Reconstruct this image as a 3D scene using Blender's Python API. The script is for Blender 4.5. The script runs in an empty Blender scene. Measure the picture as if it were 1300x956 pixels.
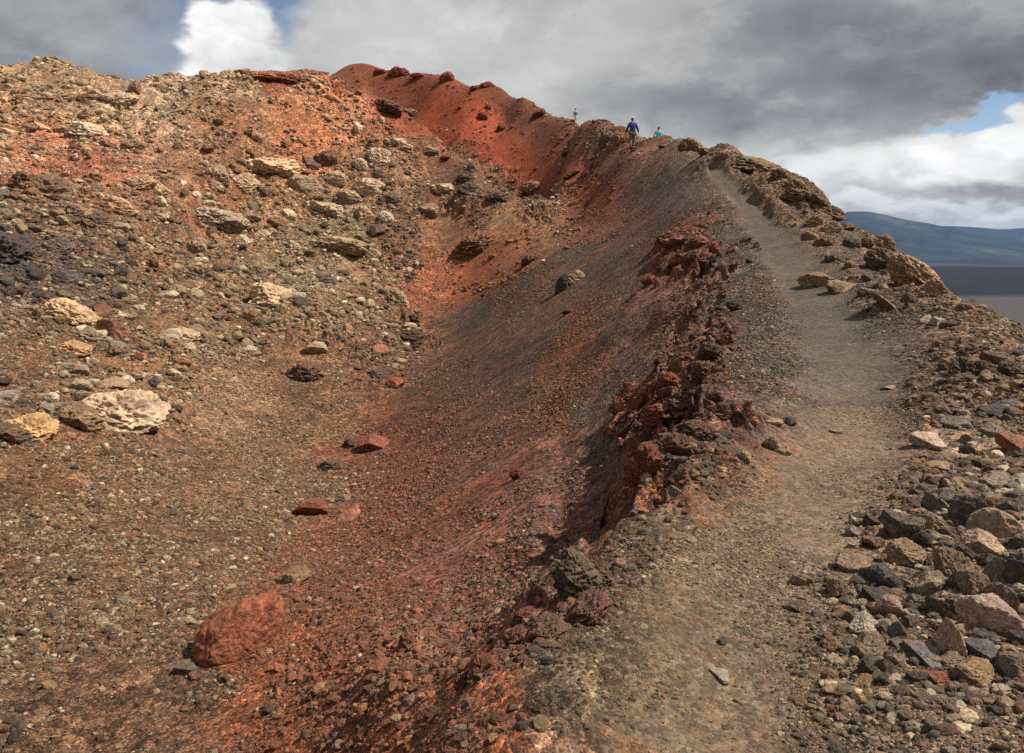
import bpy, math, random, os
import numpy as np
rng = np.random.default_rng(7)
random.seed(7)
C = bpy.context.scene.collection
Q = 1.0                                  # grid quality
F32 = np.float32

# ------------------------------------------------------------------ camera model (eye at the origin, looking along +Y)
FPX = 900.0; PITCH = math.radians(11.8)
CT, ST = math.cos(PITCH), math.sin(PITCH)
def ray(u, v):
    """horizontal-plane-normalised ray of a survey sighting taken from the eye"""
    x = (u - 650) / FPX; d = (v - 478) / FPX
    y = CT - d * ST; z = -ST - d * CT
    return x / y, z / y
def P(u, v, D):
    a, b = ray(u, v)
    return np.array([a * D, D, b * D])
def project(x, y, z):
    fy = y * CT - z * ST
    fd = -y * ST - z * CT
    fy = np.maximum(fy, 1e-3)
    return 650 + FPX * x / fy, 478 + FPX * fd / fy

# ------------------------------------------------------------------ noise
_perm = rng.permutation(4096).astype(np.int32)
_val = (rng.random(4096) * 2 - 1).astype(F32)
def _h(ix, iy, iz):
    return _val[_perm[(_perm[(_perm[ix & 4095] + iy) & 4095] + iz) & 4095]]
def vnoise(x, y, z=None):
    x = np.asarray(x, F32); y = np.asarray(y, F32)
    xi = np.floor(x).astype(np.int32); yi = np.floor(y).astype(np.int32)
    fx = x - xi; fy = y - yi
    sx = fx * fx * (3 - 2 * fx); sy = fy * fy * (3 - 2 * fy)
    if z is None:
        a = _h(xi, yi, 0); b = _h(xi + 1, yi, 0); c = _h(xi, yi + 1, 0); d = _h(xi + 1, yi + 1, 0)
        return (a + (b - a) * sx) * (1 - sy) + (c + (d - c) * sx) * sy
    z = np.asarray(z, F32)
    zi = np.floor(z).astype(np.int32); fz = z - zi; sz = fz * fz * (3 - 2 * fz)
    def pl(k):
        a = _h(xi, yi, zi + k); b = _h(xi + 1, yi, zi + k); c = _h(xi, yi + 1, zi + k); d = _h(xi + 1, yi + 1, zi + k)
        return (a + (b - a) * sx) * (1 - sy) + (c + (d - c) * sx) * sy
    return pl(0) * (1 - sz) + pl(1) * sz
def fbm(x, y, z=None, o=4, g=0.5):
    s = 0; a = 1; n = 0
    for k in range(o):
        s = s + a * vnoise(x * 2.03**k + 17.3 * k, y * 2.03**k - 9.1 * k, None if z is None else z * 2.03**k)
        n += a; a *= g
    return s / n
def lin(c):
    c = np.asarray(c, float) / 255
    return np.where(c <= .04045, c / 12.92, ((c + .055) / 1.055)**2.4)

# ------------------------------------------------------------------ terrain: surveyed spot heights (sighting u, v and distance)
SPOT = [
 # rim and path
 (590,870,2.5),(720,740,3.3),(800,600,5),(860,500,7.8),(885,440,11),(908,330,19.5),(895,260,28),(862,222,36),(803,193,45),
 (950,866,2.35),(950,700,3.4),(1050,600,5.0),(1080,500,7.6),(1060,420,11),(1020,350,16.5),(960,285,24),(920,235,32),(880,205,40),
 (1150,866,2.3),(1300,866,2.25),(1300,700,3.3),(1300,600,4.8),(1300,500,7.0),(1200,436,9.4),(1150,376,12.8),(1080,324,18),(1000,260,26),
 # slope inside
 (500,866,5.3),(600,800,5.9),(700,700,7.2),(650,600,12.6),(750,550,12),(600,480,25),(750,440,19.5),(820,420,17),(650,400,31),(750,360,28),
 (700,330,36),(800,300,31.5),(840,340,23),(820,250,39),(770,230,48),(760,290,39),(790,400,20),(550,700,10.2),(550,600,16.5),(450,800,7.6),
 # gully
 (0,956,6.3),(150,956,6.3),(300,956,6.1),(450,956,4.9),(545,956,3.9),(300,866,7.4),(400,700,13.5),(450,560,24),(520,440,36),(560,390,41.5),
 # spur hump
 (600,345,45),(620,305,47),(680,280,48),(740,272,49),(545,335,46.5),(700,300,44),(590,380,42),
 # left hillside
 (0,866,7.6),(150,866,7.5),(0,700,11.5),(0,560,16),(150,560,18),(300,600,18.5),(300,450,29),(200,700,12),(0,400,24.5),(150,400,28),
 (300,380,35),(420,420,33),(0,250,37),(150,250,39),(300,300,42),(400,300,47),(450,200,56),(480,300,48),(0,150,49),(150,150,52),(300,200,50),
 (560,250,55),(620,240,57),(520,170,60),(650,262,55),(500,260,52),
 # red slope beyond
 (700,245,62),(740,225,58),(640,200,75),(600,160,92),(560,150,100),(520,140,108),(470,110,118),(680,165,86),(720,185,76),(760,200,60),(640,150,95),
 # rim behind the hikers
 (775,180,58),(835,192,46),
]
SKY = [  # silhouettes: ground drops behind these
 (-60,84,58),(0,84,58),(45,82,59),(92,81,60),(111,87,60),(128,94,60),(156,105,61),(200,103,61),(240,103,61),(290,102,62),(320,97,62),(350,95,62),(398,97,62),(421,101,62),
 (462,113,61),(487,131,61),(515,144,61),(540,165,60.5),(573,198,60),(615,222,59),(650,246,57),
]
SKY2 = [ (421,99,126),(443,82,124),(466,82,122),(495,90,121),(538,93,116),(566,96,112),(583,103,109),(599,111,106),(615,107,104),(635,111,101),(663,123,96),(687,137,92),(705,148,88),(731,154,82),
 (754,156,74),(777,161,66),(792,164,61),(814,173,56),(831,177,51),(855,176,48),(870,177,44),(885,184,42),(900,192,40),(935,203,37),(960,206,35),(985,222,34),(1040,247,30),(1075,284,27),(1110,302,24),
 (1150,320,21),(1200,354,17),(1250,382,14.5),(1300,403,12.5),(1400,450,10.5)]
SKY2 = [(u, v + (34 if u > 1190 else 18 if u > 1090 else 7 if u > 1030 else 12 if u > 975 else 8 if u in (900, 935) else 0), D) for u, v, D in SKY2]
pts = [P(*s) for s in SPOT + SKY + SKY2]
for (u, v, D) in SKY:
    p = P(u, v, D); k = 1.22
    if u > 420: pts.append(np.array([p[0]*1.12, p[1]*1.12, p[2] - .06*D]))
    else:
        pts.append(np.array([p[0]*k, p[1]*k, p[2] - .05*D])); pts.append(np.array([p[0]*1.09, p[1]*1.09, p[2] - .025*D]))
for (u, v, D) in SKY2:
    p = P(u, v, D)
    if 825 < u < 860:
        q_ = P(u, 190, 54.5); pts.append(q_); q_ = P(u, 204, 60); pts.append(q_); continue
    pts.append(np.array([p[0]*1.12, p[1]*1.12, p[2] - (.05 if u < 960 else .10)*D]))
    pts.append(np.array([p[0]*1.45, p[1]*1.45, p[2] - .26*D]))
    pts.append(np.array([p[0]*2.0, p[1]*2.0, p[2] - .62*D]))
for x, y, z in [(0,.4,-1.7),(0,1.2,-1.7),(.5,1,-1.7),(1,1,-1.7),(1,.3,-1.7),(-.5,1.6,-1.95),(-1,.8,-2.3),(-2.6,.5,-4.0),(-2,2,-4.2),(-5,1,-5.3),(-5,4,-5.3),(-9,2,-5.2),
                (3,0.5,-1.9),(6,1,-2.5),(9,3,-3.2),(14,4,-6.5),(25,8,-13),(-15,5,-4),(-30,10,2),(-50,15,9),(-45,30,9.5),(-75,30,8),(-90,70,8),(40,12,-22),(60,30,-35),(80,100,-60)]:
    pts.append(np.array([x, y, z], float))
pts = np.array(pts)
def polar(x, y): return np.arctan2(x, y), np.log(np.hypot(x, y))
_pa, _pl = polar(pts[:, 0], pts[:, 1]); _pr = np.exp(_pl)
KA = 1.6
_s = np.stack([_pa * KA, _pl * .8], 1)
_q = pts[:, 2] / (_pr + 2.0)
def _U(d2): return d2 * np.log(d2 + 1e-9) * .5
_n = len(pts)
_K = _U(((_s[:, None] - _s[None])**2).sum(-1)) + 1e-4 * np.eye(_n)
_Pm = np.concatenate([np.ones((_n, 1)), _s], 1)
_A = np.zeros((_n + 3, _n + 3)); _A[:_n, :_n] = _K; _A[:_n, _n:] = _Pm; _A[_n:, :_n] = _Pm.T
_Ai = np.linalg.inv(_A)
def _line(a_, l_):
    out = _w[_n] + _w[_n+1] * a_ * KA + _w[_n+2] * l_ * .8
    for i in range(_n): out = out + _w[i] * _U((a_ * KA - _s[i, 0])**2 + (l_ * .8 - _s[i, 1])**2)
    return out
_n0 = len(SPOT)
for it in range(6):                       # settle the crest lines: no ground may stand above a surveyed silhouette
    _w = _Ai @ np.concatenate([_q, np.zeros(3)])
    if it == 5: break
    for j, (u_, v_, D_) in enumerate(SKY + SKY2):
        if j >= len(SKY) and u_ < 800: continue
        i = _n0 + j; left = j < len(SKY)
        l_ = np.linspace(math.log(max(_pr[i] * .72, 5)), math.log(_pr[i] * 1.35), 60); r_ = np.exp(l_)
        el = _line(np.full(60, _pa[i]), l_) * (r_ + 2.0) / r_
        want = pts[i, 2] / _pr[i]; err = el.max() - want
        sel = (np.abs(_pa - _pa[i]) < .03) & (_pr > _pr[i] * 1.02) & (_pr < _pr[i] * 1.4)
        _q[sel] -= err * .6 * _pr[sel] / (_pr[sel] + 2)
        _q[i] -= (err * .5 - .1 * 0) * _pr[i] / (_pr[i] + 2) * (1 if left or True else 0)
def base_q(az, lr):
    a = (np.clip(az, -1.75, 1.75) * KA).astype(F32); l = (np.clip(lr, -1, math.log(260)) * .8).astype(F32)
    out = _w[_n] + _w[_n+1] * a + _w[_n+2] * l
    for i in range(_n):
        out += F32(_w[i]) * _U((a - F32(_s[i, 0]))**2 + (l - F32(_s[i, 1]))**2)
    return out

na = int(1450 * Q)
az = np.concatenate([np.linspace(-1.75, -.78, 90)[:-1], np.linspace(-.78, .74, na), np.linspace(.74, 1.75, 90)[1:]])
lr = np.concatenate([np.linspace(math.log(.35), math.log(1.9), 70)[:-1], np.linspace(math.log(1.9), math.log(136), int(1450 * Q)),
                     np.linspace(math.log(136), math.log(1500), 90)[1:]])
NA, NR = len(az), len(lr)
AZ, LR = np.meshgrid(az, lr, indexing='ij')
# the smooth base is evaluated coarsely and interpolated
def coarse_grid(f, ca, cl):
    ga = np.linspace(az[0], az[-1], ca); gl = np.linspace(lr[0], lr[-1], cl)
    G = f(*np.meshgrid(ga, gl, indexing='ij'))
    return bil(G, (AZ - ga[0]) / (ga[1] - ga[0]), (LR - gl[0]) / (gl[1] - gl[0]))
def bil(G, i, j):
    i = np.clip(i, 0, G.shape[0] - 1.001); j = np.clip(j, 0, G.shape[1] - 1.001)
    i0 = i.astype(np.int32); j0 = j.astype(np.int32); fi = (i - i0); fj = (j - j0)
    if G.ndim == 3: fi = fi[..., None]; fj = fj[..., None]
    return (G[i0, j0] * (1 - fi) + G[i0+1, j0] * fi) * (1 - fj) + (G[i0, j0+1] * (1 - fi) + G[i0+1, j0+1] * fi) * fj
RR = np.exp(LR)
X = np.sin(AZ) * RR; Y = np.cos(AZ) * RR
Z = coarse_grid(base_q, 640, 640) * (RR + 2.0)
far = np.clip((RR - 130) / 120, 0, 1)
Z = Z * (1 - far) + far * np.minimum(Z, -.55 * (RR - 110)); Z = np.maximum(Z, -815)

# ------------------------------------------------------------------ what the ground is made of, charted in sighting coordinates
#        rough dens  max   pale grey rust tan
TYPES = {
 'H':  (1.4, 2.2, .85, .50, .25, .05, .30),
 'HT': (1.5, 2.4, .9, .62, .12, .08, .28),
 'HS': (.38, 1.7, .19, .24, .20, .08, .48),
 'HD': (1.2, 1.6, .7, .15, .60, .05, .25),
 'S':  (.07, 1.2, .12, .03, .40, .42, .15),
 'SR': (.14, 1.9, .15, .02, .22, .70, .08),
 'SF': (.05, 1.3, .05, .03, .55, .25, .17),
 'R':  (.14, .22, .7, .02, .08, .85, .05),
 'P':  (.03, 3.0, .022, .25, .35, .02, .38),
 'PY': (.04, 3.0, .028, .25, .28, .05, .45),
 'K':  (.10, 1.5, .08, .10, .60, .08, .25),
 'B':  (.2, 2.8, .20, .34, .36, .05, .32),
 'O':  (.65, 1.8, .20, .15, .30, .05, .50),
 'C':  (.6, 3.2, .17, .00, .28, .50, .22),
}
CAL = {'B': 1.45, 'C': 1.45, 'O': 1.3, 'R': 1.05, 'S': 1.3, 'SR': 1.25, 'SF': 1.15, 'K': 1.0, 'PY': .88, 'HT': 1.22, 'HS': .95}
CH = """
50 110 H 172 142 104;0 160 HT 165 118 84;200 125 HT 182 145 116;120 150 HT 176 138 104;300 130 HT 180 142 108;300 170 H 160 112 76;350 105 C 138 80 55
100 250 H 150 108 76;60 185 HT 172 104 78;110 215 HT 158 92 72;400 130 HT 178 116 82;400 180 HT 165 100 68;450 150 HT 172 112 80;460 220 H 150 112 78
300 260 H 146 100 66;430 290 H 146 124 88;350 270 H 148 112 74;200 300 H 124 94 64;0 330 HD 78 68 58;60 290 H 128 96 68;100 340 HD 98 80 60
100 400 H 112 86 58;300 350 H 124 98 66;370 340 H 142 120 86;300 400 H 120 94 62;420 400 H 132 108 74;440 350 H 140 116 82;150 500 H 128 98 68;300 520 HS 140 112 80;380 500 HS 118 88 58
20 460 HS 116 88 60;250 600 HS 124 94 64;50 610 HS 116 86 56;350 600 HS 124 96 66;100 700 HS 116 88 58;200 760 HS 112 84 56;0 800 HS 110 84 56;330 680 HS 114 86 58;380 560 HS 128 98 66
0 700 HS 112 86 56;100 850 HS 104 78 54;0 520 HD 112 90 62;150 640 HS 118 90 60;250 860 HS 106 80 56;0 960 HS 112 86 58;120 960 HS 110 84 56;230 980 HS 110 84 58;330 970 SR 124 76 54;420 980 SR 134 82 58;-60 600 HS 112 86 58;-60 300 HD 90 74 58;420 620 HS 116 84 58;410 470 HS 122 92 62
390 740 SR 122 74 52;430 680 SR 126 72 50;400 820 SR 138 78 52;500 800 SR 132 82 58;480 900 SR 138 84 60;350 900 SR 130 76 52;600 720 S 120 80 62;500 650 SR 126 72 50;600 620 S 114 74 56;650 740 S 116 80 62;520 560 SR 116 68 48;460 600 SR 118 68 48
560 820 SR 130 84 62;600 880 SR 132 88 66;680 640 S 108 78 62;600 500 S 96 70 54;690 520 SR 112 68 48;640 450 SF 86 68 54;750 590 S 98 76 64;780 520 SF 92 78 66;820 450 SF 92 76 62;750 440 SR 112 66 46;850 400 S 104 76 60
700 400 SF 86 68 52;560 420 SF 98 68 50;540 480 SR 92 66 50;500 510 SR 104 64 46;600 410 SF 92 72 52;530 400 SR 136 76 50;540 350 SR 140 80 54;600 345 R 156 84 56;650 325 R 150 88 58;700 302 S 124 94 62;640 285 S 128 98 64;680 370 S 94 72 52
740 330 SF 84 68 52;800 350 SF 84 68 54;790 300 S 92 66 52;830 290 S 88 62 48;850 255 K 86 74 60;760 245 R 146 70 48;735 290 R 128 74 52;770 270 S 112 66 48;700 262 H 120 80 56;725 215 R 140 76 52;780 205 K 116 84 62;800 230 K 92 74 58
640 200 R 158 68 43;600 150 R 168 70 42;560 150 R 172 72 43;500 135 R 138 66 45;450 100 R 126 64 45;690 160 R 124 70 50;740 175 R 124 76 54;790 178 R 118 76 52;620 228 H 134 92 62;580 240 H 112 84 60;620 250 HD 108 82 58;500 230 H 146 112 78;680 220 R 150 66 44;520 105 R 132 62 42
540 200 H 128 88 60;520 290 HD 110 84 58;560 290 S 124 88 60;500 350 H 124 96 66;480 400 H 118 88 60;500 440 H 112 84 58;640 120 R 118 62 44
880 205 K 92 80 64;870 240 K 84 74 60;935 235 K 106 92 72;960 330 K 82 74 62;930 300 K 82 74 62;985 440 K 88 78 66;950 400 K 82 72 60;925 350 C 92 72 56;900 480 C 92 68 52;850 560 C 98 62 46;880 310 C 98 58 42;840 500 C 102 60 44
800 600 C 104 62 46;910 420 C 96 72 54;840 320 S 104 66 48;780 660 K 108 80 60;730 740 C 98 72 56;690 790 SR 116 78 60;620 840 SR 128 80 58;935 540 C 98 74 56;890 600 C 96 78 58;890 570 C 92 62 48;860 610 C 100 74 54
1000 540 K 110 84 64;960 500 K 88 76 62;1030 470 K 92 82 68;1100 525 PY 114 92 68;1060 600 PY 124 104 76;960 640 PY 124 102 72;900 700 PY 132 110 76;840 800 PY 118 100 68;950 850 PY 118 100 72;720 870 K 104 90 66;780 840 PY 112 96 66;860 650 K 112 94 66;800 700 K 112 94 66
1050 740 B 100 86 68;1020 820 K 104 90 70;1000 760 PY 108 92 68;1200 700 B 112 96 78;1250 560 B 108 92 72;1150 620 B 110 92 70;1200 480 O 92 78 62;1150 440 K 84 74 62;1100 370 K 92 82 66;1160 360 O 100 82 60;1120 700 B 104 90 74
1250 420 O 94 76 54;1050 275 O 104 86 62;1000 240 O 104 84 60;1200 370 O 96 78 56;1280 650 B 108 92 74;1250 800 B 112 96 78;1300 450 O 100 82 60;1280 520 O 92 78 60;1100 310 O 104 86 62;1060 310 K 96 84 66;1000 290 K 100 88 68;1060 850 B 104 90 70;1140 530 K 102 84 66;1100 640 B 112 94 72;1080 680 K 116 100 76
900 195 O 104 86 62;760 190 H 118 96 70;960 210 O 104 86 60;1100 460 K 94 84 68
"""
PATHL = [(905,215,8),(935,245,10),(955,270,15),(985,310,23),(1020,360,34),(1055,420,44),(1080,480,58),(1080,540,68),(1050,600,80),(1000,660,95),(950,740,110),(920,820,125),(920,960,150)]
def seg_dist(U, V, line):
    best = np.full(U.shape, 9.0)
    for a, b in zip(line[:-1], line[1:]):
        dx, dy = b[0]-a[0], b[1]-a[1]
        t = np.clip(((U-a[0])*dx + (V-a[1])*dy) / (dx*dx+dy*dy), 0, 1)
        d = np.hypot(U-a[0]-t*dx, V-a[1]-t*dy)
        if len(a) > 2: d = d / (a[2] + t*(b[2]-a[2]))
        best = np.minimum(best, d)
    return best
cps = []
for item in CH.replace('\n', ';').split(';'):
    t = item.split()
    if len(t) == 6:
        rgb = np.array([float(k) for k in t[3:]]); red = np.clip((rgb[0] - rgb[1]) / rgb[0] * 2.2 - .55, 0, 1)
        rgb = rgb + np.array([0, 11, 3]) * red + np.array([3, 2, 8]) * (1 - red)
        cps.append((float(t[0]), float(t[1]), *TYPES[t[2]], *(lin(rgb) * CAL.get(t[2], 1.0) * (np.array([.96, 1.10, 1.04]) if t[2] in ('R', 'SR') else np.array([1.02, 1.12, 1.04]) if t[2] == 'HT' else 1))))
cps = np.array(cps)
gu = np.arange(-260, 1561, 7.0); gv = np.arange(40, 1101, 7.0)
GU, GV = np.meshgrid(gu, gv, indexing='ij')
num = np.zeros(GU.shape + (10,)); den = np.zeros(GU.shape)
for c in cps:
    w = 1.0 / ((GU - c[0])**2 + 1.3 * (GV - c[1])**2 + 120)**2.2
    num += w[..., None] * c[2:]; den += w
CHART = num / den[..., None]
def chart(x, y, z):
    """ground properties at a world position"""
    u, v = project(x, y, z)
    r = np.hypot(x, y)
    u = np.clip(u, -250, 1540); v = np.clip(v, 45, 1090)
    n1 = fbm(x * .35 + 3, y * .35, o=3); n2 = fbm(x * .35 - 40, y * .35 + 9, o=3)
    sc = np.clip(900 / r * .9, 4, 42)
    n3 = fbm(x * 2.1, y * 2.1, o=2)
    n4 = vnoise(x * 7, y * 7); uu = u + sc * (1.0 * n1 + .9 * n3 + .35 * n4); vv = v + sc * (.8 * n2 - .7 * n3 - .3 * n4)
    A = bil(CHART, (uu - gu[0]) / 7, (vv - gv[0]) / 7)
    pw = seg_dist(u + sc * .25 * n3, v, PATHL)
    pw = np.clip((1.6 - pw) / 1.2, 0, 1); pw = pw * pw * (3 - 2 * pw) * (r < 47)
    pcol = np.where(np.clip((v - 430) / 160, 0, 1)[..., None] > .5, lin([122, 106, 86]), lin([93, 88, 79]))
    A = A.copy()
    A[..., 7:10] = A[..., 7:10] * (1 - .65 * pw[..., None]) + .65 * pw[..., None] * pcol
    A[..., 0] *= (1 - .9 * pw); A[..., 1] *= (1 - .25 * pw); A[..., 2] = A[..., 2] * (1 - pw) + pw * .026
    return A, pw
GA, PW = chart(X, Y, Z)
rough = GA[..., 0]
cell = RR * .0030
def octave(wl, ridged=False, seed=0.0):
    fade = np.clip(wl / cell / 3 - 1, 0, 1)
    if fade.max() <= 0: return 0
    n = vnoise(X / wl + seed, Y / wl - seed * 1.7, Z / wl)
    if ridged: n = 1 - 2 * np.abs(n)
    return n * fade
big = np.clip((RR - 5) / 25, 0, 1)
D = (octave(9, seed=3) * .45 * big + octave(4.2, True, 7) * .30 * big + octave(1.9, True, 1) * .20 * big + octave(.85, seed=5) * .12
     + octave(.4, True, 9) * .085 + octave(.18, True, 2) * .045 + octave(.08, seed=8) * .020 + octave(.04, seed=4) * .007)
Z0 = Z.copy()
D = D * rough + octave(.12, seed=6) * .010 * (1 - PW) + octave(.05, seed=12) * .005 * (1 - .6 * PW)
# crag band: broken edge of the rim
crag = np.clip((rough - .30) * 4, 0, 1) * np.clip(GA[..., 5] * 2 - .2, 0, 1) * (RR < 30) * (AZ > -.15)
cr = (octave(1.1, True, 31) * .30 + octave(.45, True, 33) * .30 + octave(.2, True, 35) * .17 + octave(.09, True, 36) * .08)
sc_ = np.clip(RR / 6, .45, 1.3)
Z = Z + D * np.where(RR > 140, 0, 1) + crag * (cr * .72 - .20) * sc_
# slumped hollow in the rim face and gentle path tread
lim = np.clip((RR - 2.6) / 3, 0, 1); crx = lim * crag * sc_ * (octave(.7, seed=41) * .24 + octave(.25, seed=43) * .14 + octave(.11, seed=44) * .05)
cry = lim * crag * sc_ * (octave(.7, seed=51) * .24 + octave(.25, seed=53) * .14 + octave(.11, seed=54) * .05)
X = X + crx; Y = Y + cry
Z -= PW * .05 * np.clip(RR / 8, .3, 1.5)

def hollow(u, v, dist, rad, depth, stretch=1.6):
    global Z
    c = P(u, v, dist); ex = (X - c[0]) * .95 - (Y - c[1]) * .31; ey = (X - c[0]) * .31 + (Y - c[1]) * .95
    d = np.hypot(ex, ey / stretch) / rad + .25 * vnoise(X * 3 / rad, Y * 3 / rad)
    Z = Z - depth * np.clip(1.25 - d, 0, .5) * 2 * (d < 1.25)
LIP = [(520,930,2.1,.0),(590,880,2.4,.0),(650,838,2.7,.08),(700,790,2.98,.24),(745,738,3.3,.32),(775,700,3.65,.16),(800,660,4.1,.10),(832,612,4.85,.42),(862,565,5.9,.85),(884,508,7.7,1.15),
       (898,455,10,.85),(906,405,13,.4),(911,350,17.6,.9),(896,316,20.2,2.0),(866,300,21.8,2.0),(846,297,22.6,.8),(838,280,25,.0)]
lp = [(*P(*q[:3])[:2], q[3]) for q in LIP]
near = (RR < 32) & (AZ > -.2) & (AZ < .5)
xs, ys = X[near], Y[near]
best = np.full(xs.shape, 99.0); side = np.zeros(xs.shape); hh = np.zeros(xs.shape)
for q0, q1 in zip(lp[:-1], lp[1:]):
    dx, dy = q1[0] - q0[0], q1[1] - q0[1]; L2 = dx * dx + dy * dy
    t = np.clip(((xs - q0[0]) * dx + (ys - q0[1]) * dy) / L2, 0, 1)
    ex, ey = xs - q0[0] - t * dx, ys - q0[1] - t * dy
    d = np.hypot(ex, ey); m = d < best
    best = np.where(m, d, best); side = np.where(m, np.sign(ex * dy - ey * dx), side); hh = np.where(m, q0[2] + t * (q1[2] - q0[2]), hh)
rs = np.clip(RR[near] / 9, .22, 1.6)
sd_ = -side * best + rs * (.28 * fbm(xs / rs * 1.3, ys / rs * 1.3, o=4, g=.6) + .10 * vnoise(xs / rs * 9, ys / rs * 9))     # positive: inside the crater
stp = np.clip(sd_ / (.10 * rs), 0, 1) * np.exp(-np.clip(sd_, 0, 99) / (1.3 * rs))
pock = np.clip(.55 + 1.3 * vnoise(xs / rs * 1.1 + 8, ys / rs * 1.1), .1, 1.4)
Z[near] -= hh * stp * pock
def sample(G, a, l):
    ia = np.interp(a, az, np.arange(NA)); il = np.interp(l, lr, np.arange(NR))
    return bil(G, ia, il)
def hit(u, v):
    a, t = ray(u, v); aa = math.atan(a); tt = t / math.hypot(a, 1)
    i = int(round(np.interp(aa, az, np.arange(NA))))
    el = Z[i] / np.exp(lr)
    k = np.argmax((el >= tt) & (lr > .3))
    if not (el[k] >= tt): return None
    f = (tt - el[k-1]) / (el[k] - el[k-1] + 1e-9) if k > 0 else 0
    l = lr[k-1] + f * (lr[k] - lr[k-1]); r = math.exp(l)
    return np.array([math.sin(aa) * r, math.cos(aa) * r, tt * r])

# ------------------------------------------------------------------ materials
MATS = {}
def new_mat(name):
    m = bpy.data.materials.new(name); m.use_nodes = True; nt = m.node_tree
    MATS[name] = m
    return m, nt, nt.nodes['Principled BSDF']
def N(nt, t, **kw):
    n = nt.nodes.new(t)
    for k, v in kw.items():
        if k in n.inputs.keys(): n.inputs[k].default_value = v
        else: setattr(n, k, v)
    return n
def math_(nt, op, a, b=None, c=None):
    n = nt.nodes.new('ShaderNodeMath'); n.operation = op
    for i, s in enumerate((a, b, c)):
        if s is None: continue
        if isinstance(s, (int, float)): n.inputs[i].default_value = s
        else: nt.links.new(s, n.inputs[i])
    return n.outputs[0]
def mixc(nt, f, a, b, mode='MIX'):
    n = nt.nodes.new('ShaderNodeMix'); n.data_type = 'RGBA'; n.blend_type = mode
    for sk, s in ((n.inputs[0], f), (n.inputs[6], a), (n.inputs[7], b)):
        if isinstance(s, (int, float)): sk.default_value = s
        elif isinstance(s, (tuple, list)): sk.default_value = (*s, 1)
        else: nt.links.new(s, sk)
    return n.outputs[2]
def ramp(nt, s, stops):
    n = nt.nodes.new('ShaderNodeValToRGB'); e = n.color_ramp.elements
    while len(e) < len(stops): e.new(.5)
    for q, (p, c) in zip(e, stops):
        q.position = p; q.color = (*c, 1) if len(c) == 3 else c
    nt.links.new(s, n.inputs[0]); return n.outputs[0]

def ground_material():
    m, nt, bs = new_mat('ground'); L = nt.links
    bs.inputs['Roughness'].default_value = .95; bs.inputs['Specular IOR Level'].default_value = .15
    tc = N(nt, 'ShaderNodeTexCoord').outputs['Object']
    col = N(nt, 'ShaderNodeAttribute', attribute_name='soil').outputs['Color']
    prop = N(nt, 'ShaderNodeAttribute', attribute_name='grain')
    sep = N(nt, 'ShaderNodeSeparateColor'); L.new(prop.outputs['Color'], sep.inputs[0])
    stony, fine, rust = sep.outputs[0], sep.outputs[1], sep.outputs[2]
    warp = N(nt, 'ShaderNodeTexNoise', Scale=3.0, Detail=3.0); L.new(tc, warp.inputs['Vector'])
    def pebbles(scale):
        v = N(nt, 'ShaderNodeTexVoronoi', Scale=scale, Randomness=1.0); L.new(tc, v.inputs['Vector'])
        return v.outputs['Color'], v.outputs['Distance']
    c = col; bumps = []
    big = N(nt, 'ShaderNodeTexNoise', Scale=.9, Detail=6.0, Roughness=.65); L.new(tc, big.inputs['Vector'])
    k = math_(nt, 'MULTIPLY_ADD', big.outputs[0], 1.1, .45)
    cmb = N(nt, 'ShaderNodeCombineColor'); [L.new(k, cmb.inputs[i]) for i in range(3)]
    c = mixc(nt, .8, c, cmb.outputs[0], 'MULTIPLY')
    dn = N(nt, 'ShaderNodeTexNoise', Scale=1.7, Detail=4.0); L.new(tc, dn.inputs['Vector'])
    dust = math_(nt, 'SUBTRACT', 1.0, math_(nt, 'MULTIPLY', fine, math_(nt, 'MULTIPLY_ADD', dn.outputs[0], 1.1, -.25)))
    for scale, amt in ((3.2, .42), (11, .68), (34, .85), (95, .9)):
        pc, pd = pebbles(scale)
        s = N(nt, 'ShaderNodeSeparateColor'); L.new(pc, s.inputs[0])
        k = ramp(nt, s.outputs[0], [(0, (.22, .22, .23)), (.22, (.50, .49, .48)), (.5, (.95, .94, .92)), (.8, (1.3, 1.28, 1.25)), (.96, (1.75, 1.72, 1.66))])
        f = math_(nt, 'MULTIPLY', stony if scale < 20 else math_(nt, 'MAXIMUM', stony, .75), amt)
        f = math_(nt, 'MULTIPLY', f, dust)
        c = mixc(nt, f, c, mixc(nt, 1.0, c, k, 'MULTIPLY'))
        # hue swing: some grains rust, some grey
        hue = ramp(nt, s.outputs[1], [(0, (.62, .72, .84)), (.3, (.88, .96, 1.06)), (.5, (1, 1, 1)), (.72, (1.08, .96, .86)), (1, (1.2, .88, .74))])
        f2 = math_(nt, 'MULTIPLY', math_(nt, 'MULTIPLY_ADD', rust, .8, .25), amt)
        c = mixc(nt, f2, c, mixc(nt, 1.0, c, hue, 'MULTIPLY'))
        bumps.append((pd, scale))
    fn = N(nt, 'ShaderNodeTexNoise', Scale=160.0, Detail=4.0, Roughness=.7); L.new(tc, fn.inputs['Vector'])
    k = ramp(nt, fn.outputs[0], [(.25, (.55, .55, .55)), (.5, (1, 1, 1)), (.75, (1.5, 1.5, 1.5))])
    c = mixc(nt, .7, c, k, 'MULTIPLY')
    L.new(c, bs.inputs['Base Color'])
    nrm = None
    for (pd, scale), st in zip(bumps, (.15, .5, .9, .9)):
        b = N(nt, 'ShaderNodeBump', Distance=.35 / scale); b.invert = True
        b.inputs['Strength'].default_value = st
        L.new(pd, b.inputs['Height'])
        if nrm: L.new(nrm, b.inputs['Normal'])
        nrm = b.outputs[0]
    b = N(nt, 'ShaderNodeBump', Distance=.01, Strength=.5); L.new(fn.outputs[0], b.inputs['Height']); L.new(nrm, b.inputs['Normal'])
    L.new(b.outputs[0], bs.inputs['Normal'])
    return m
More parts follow.
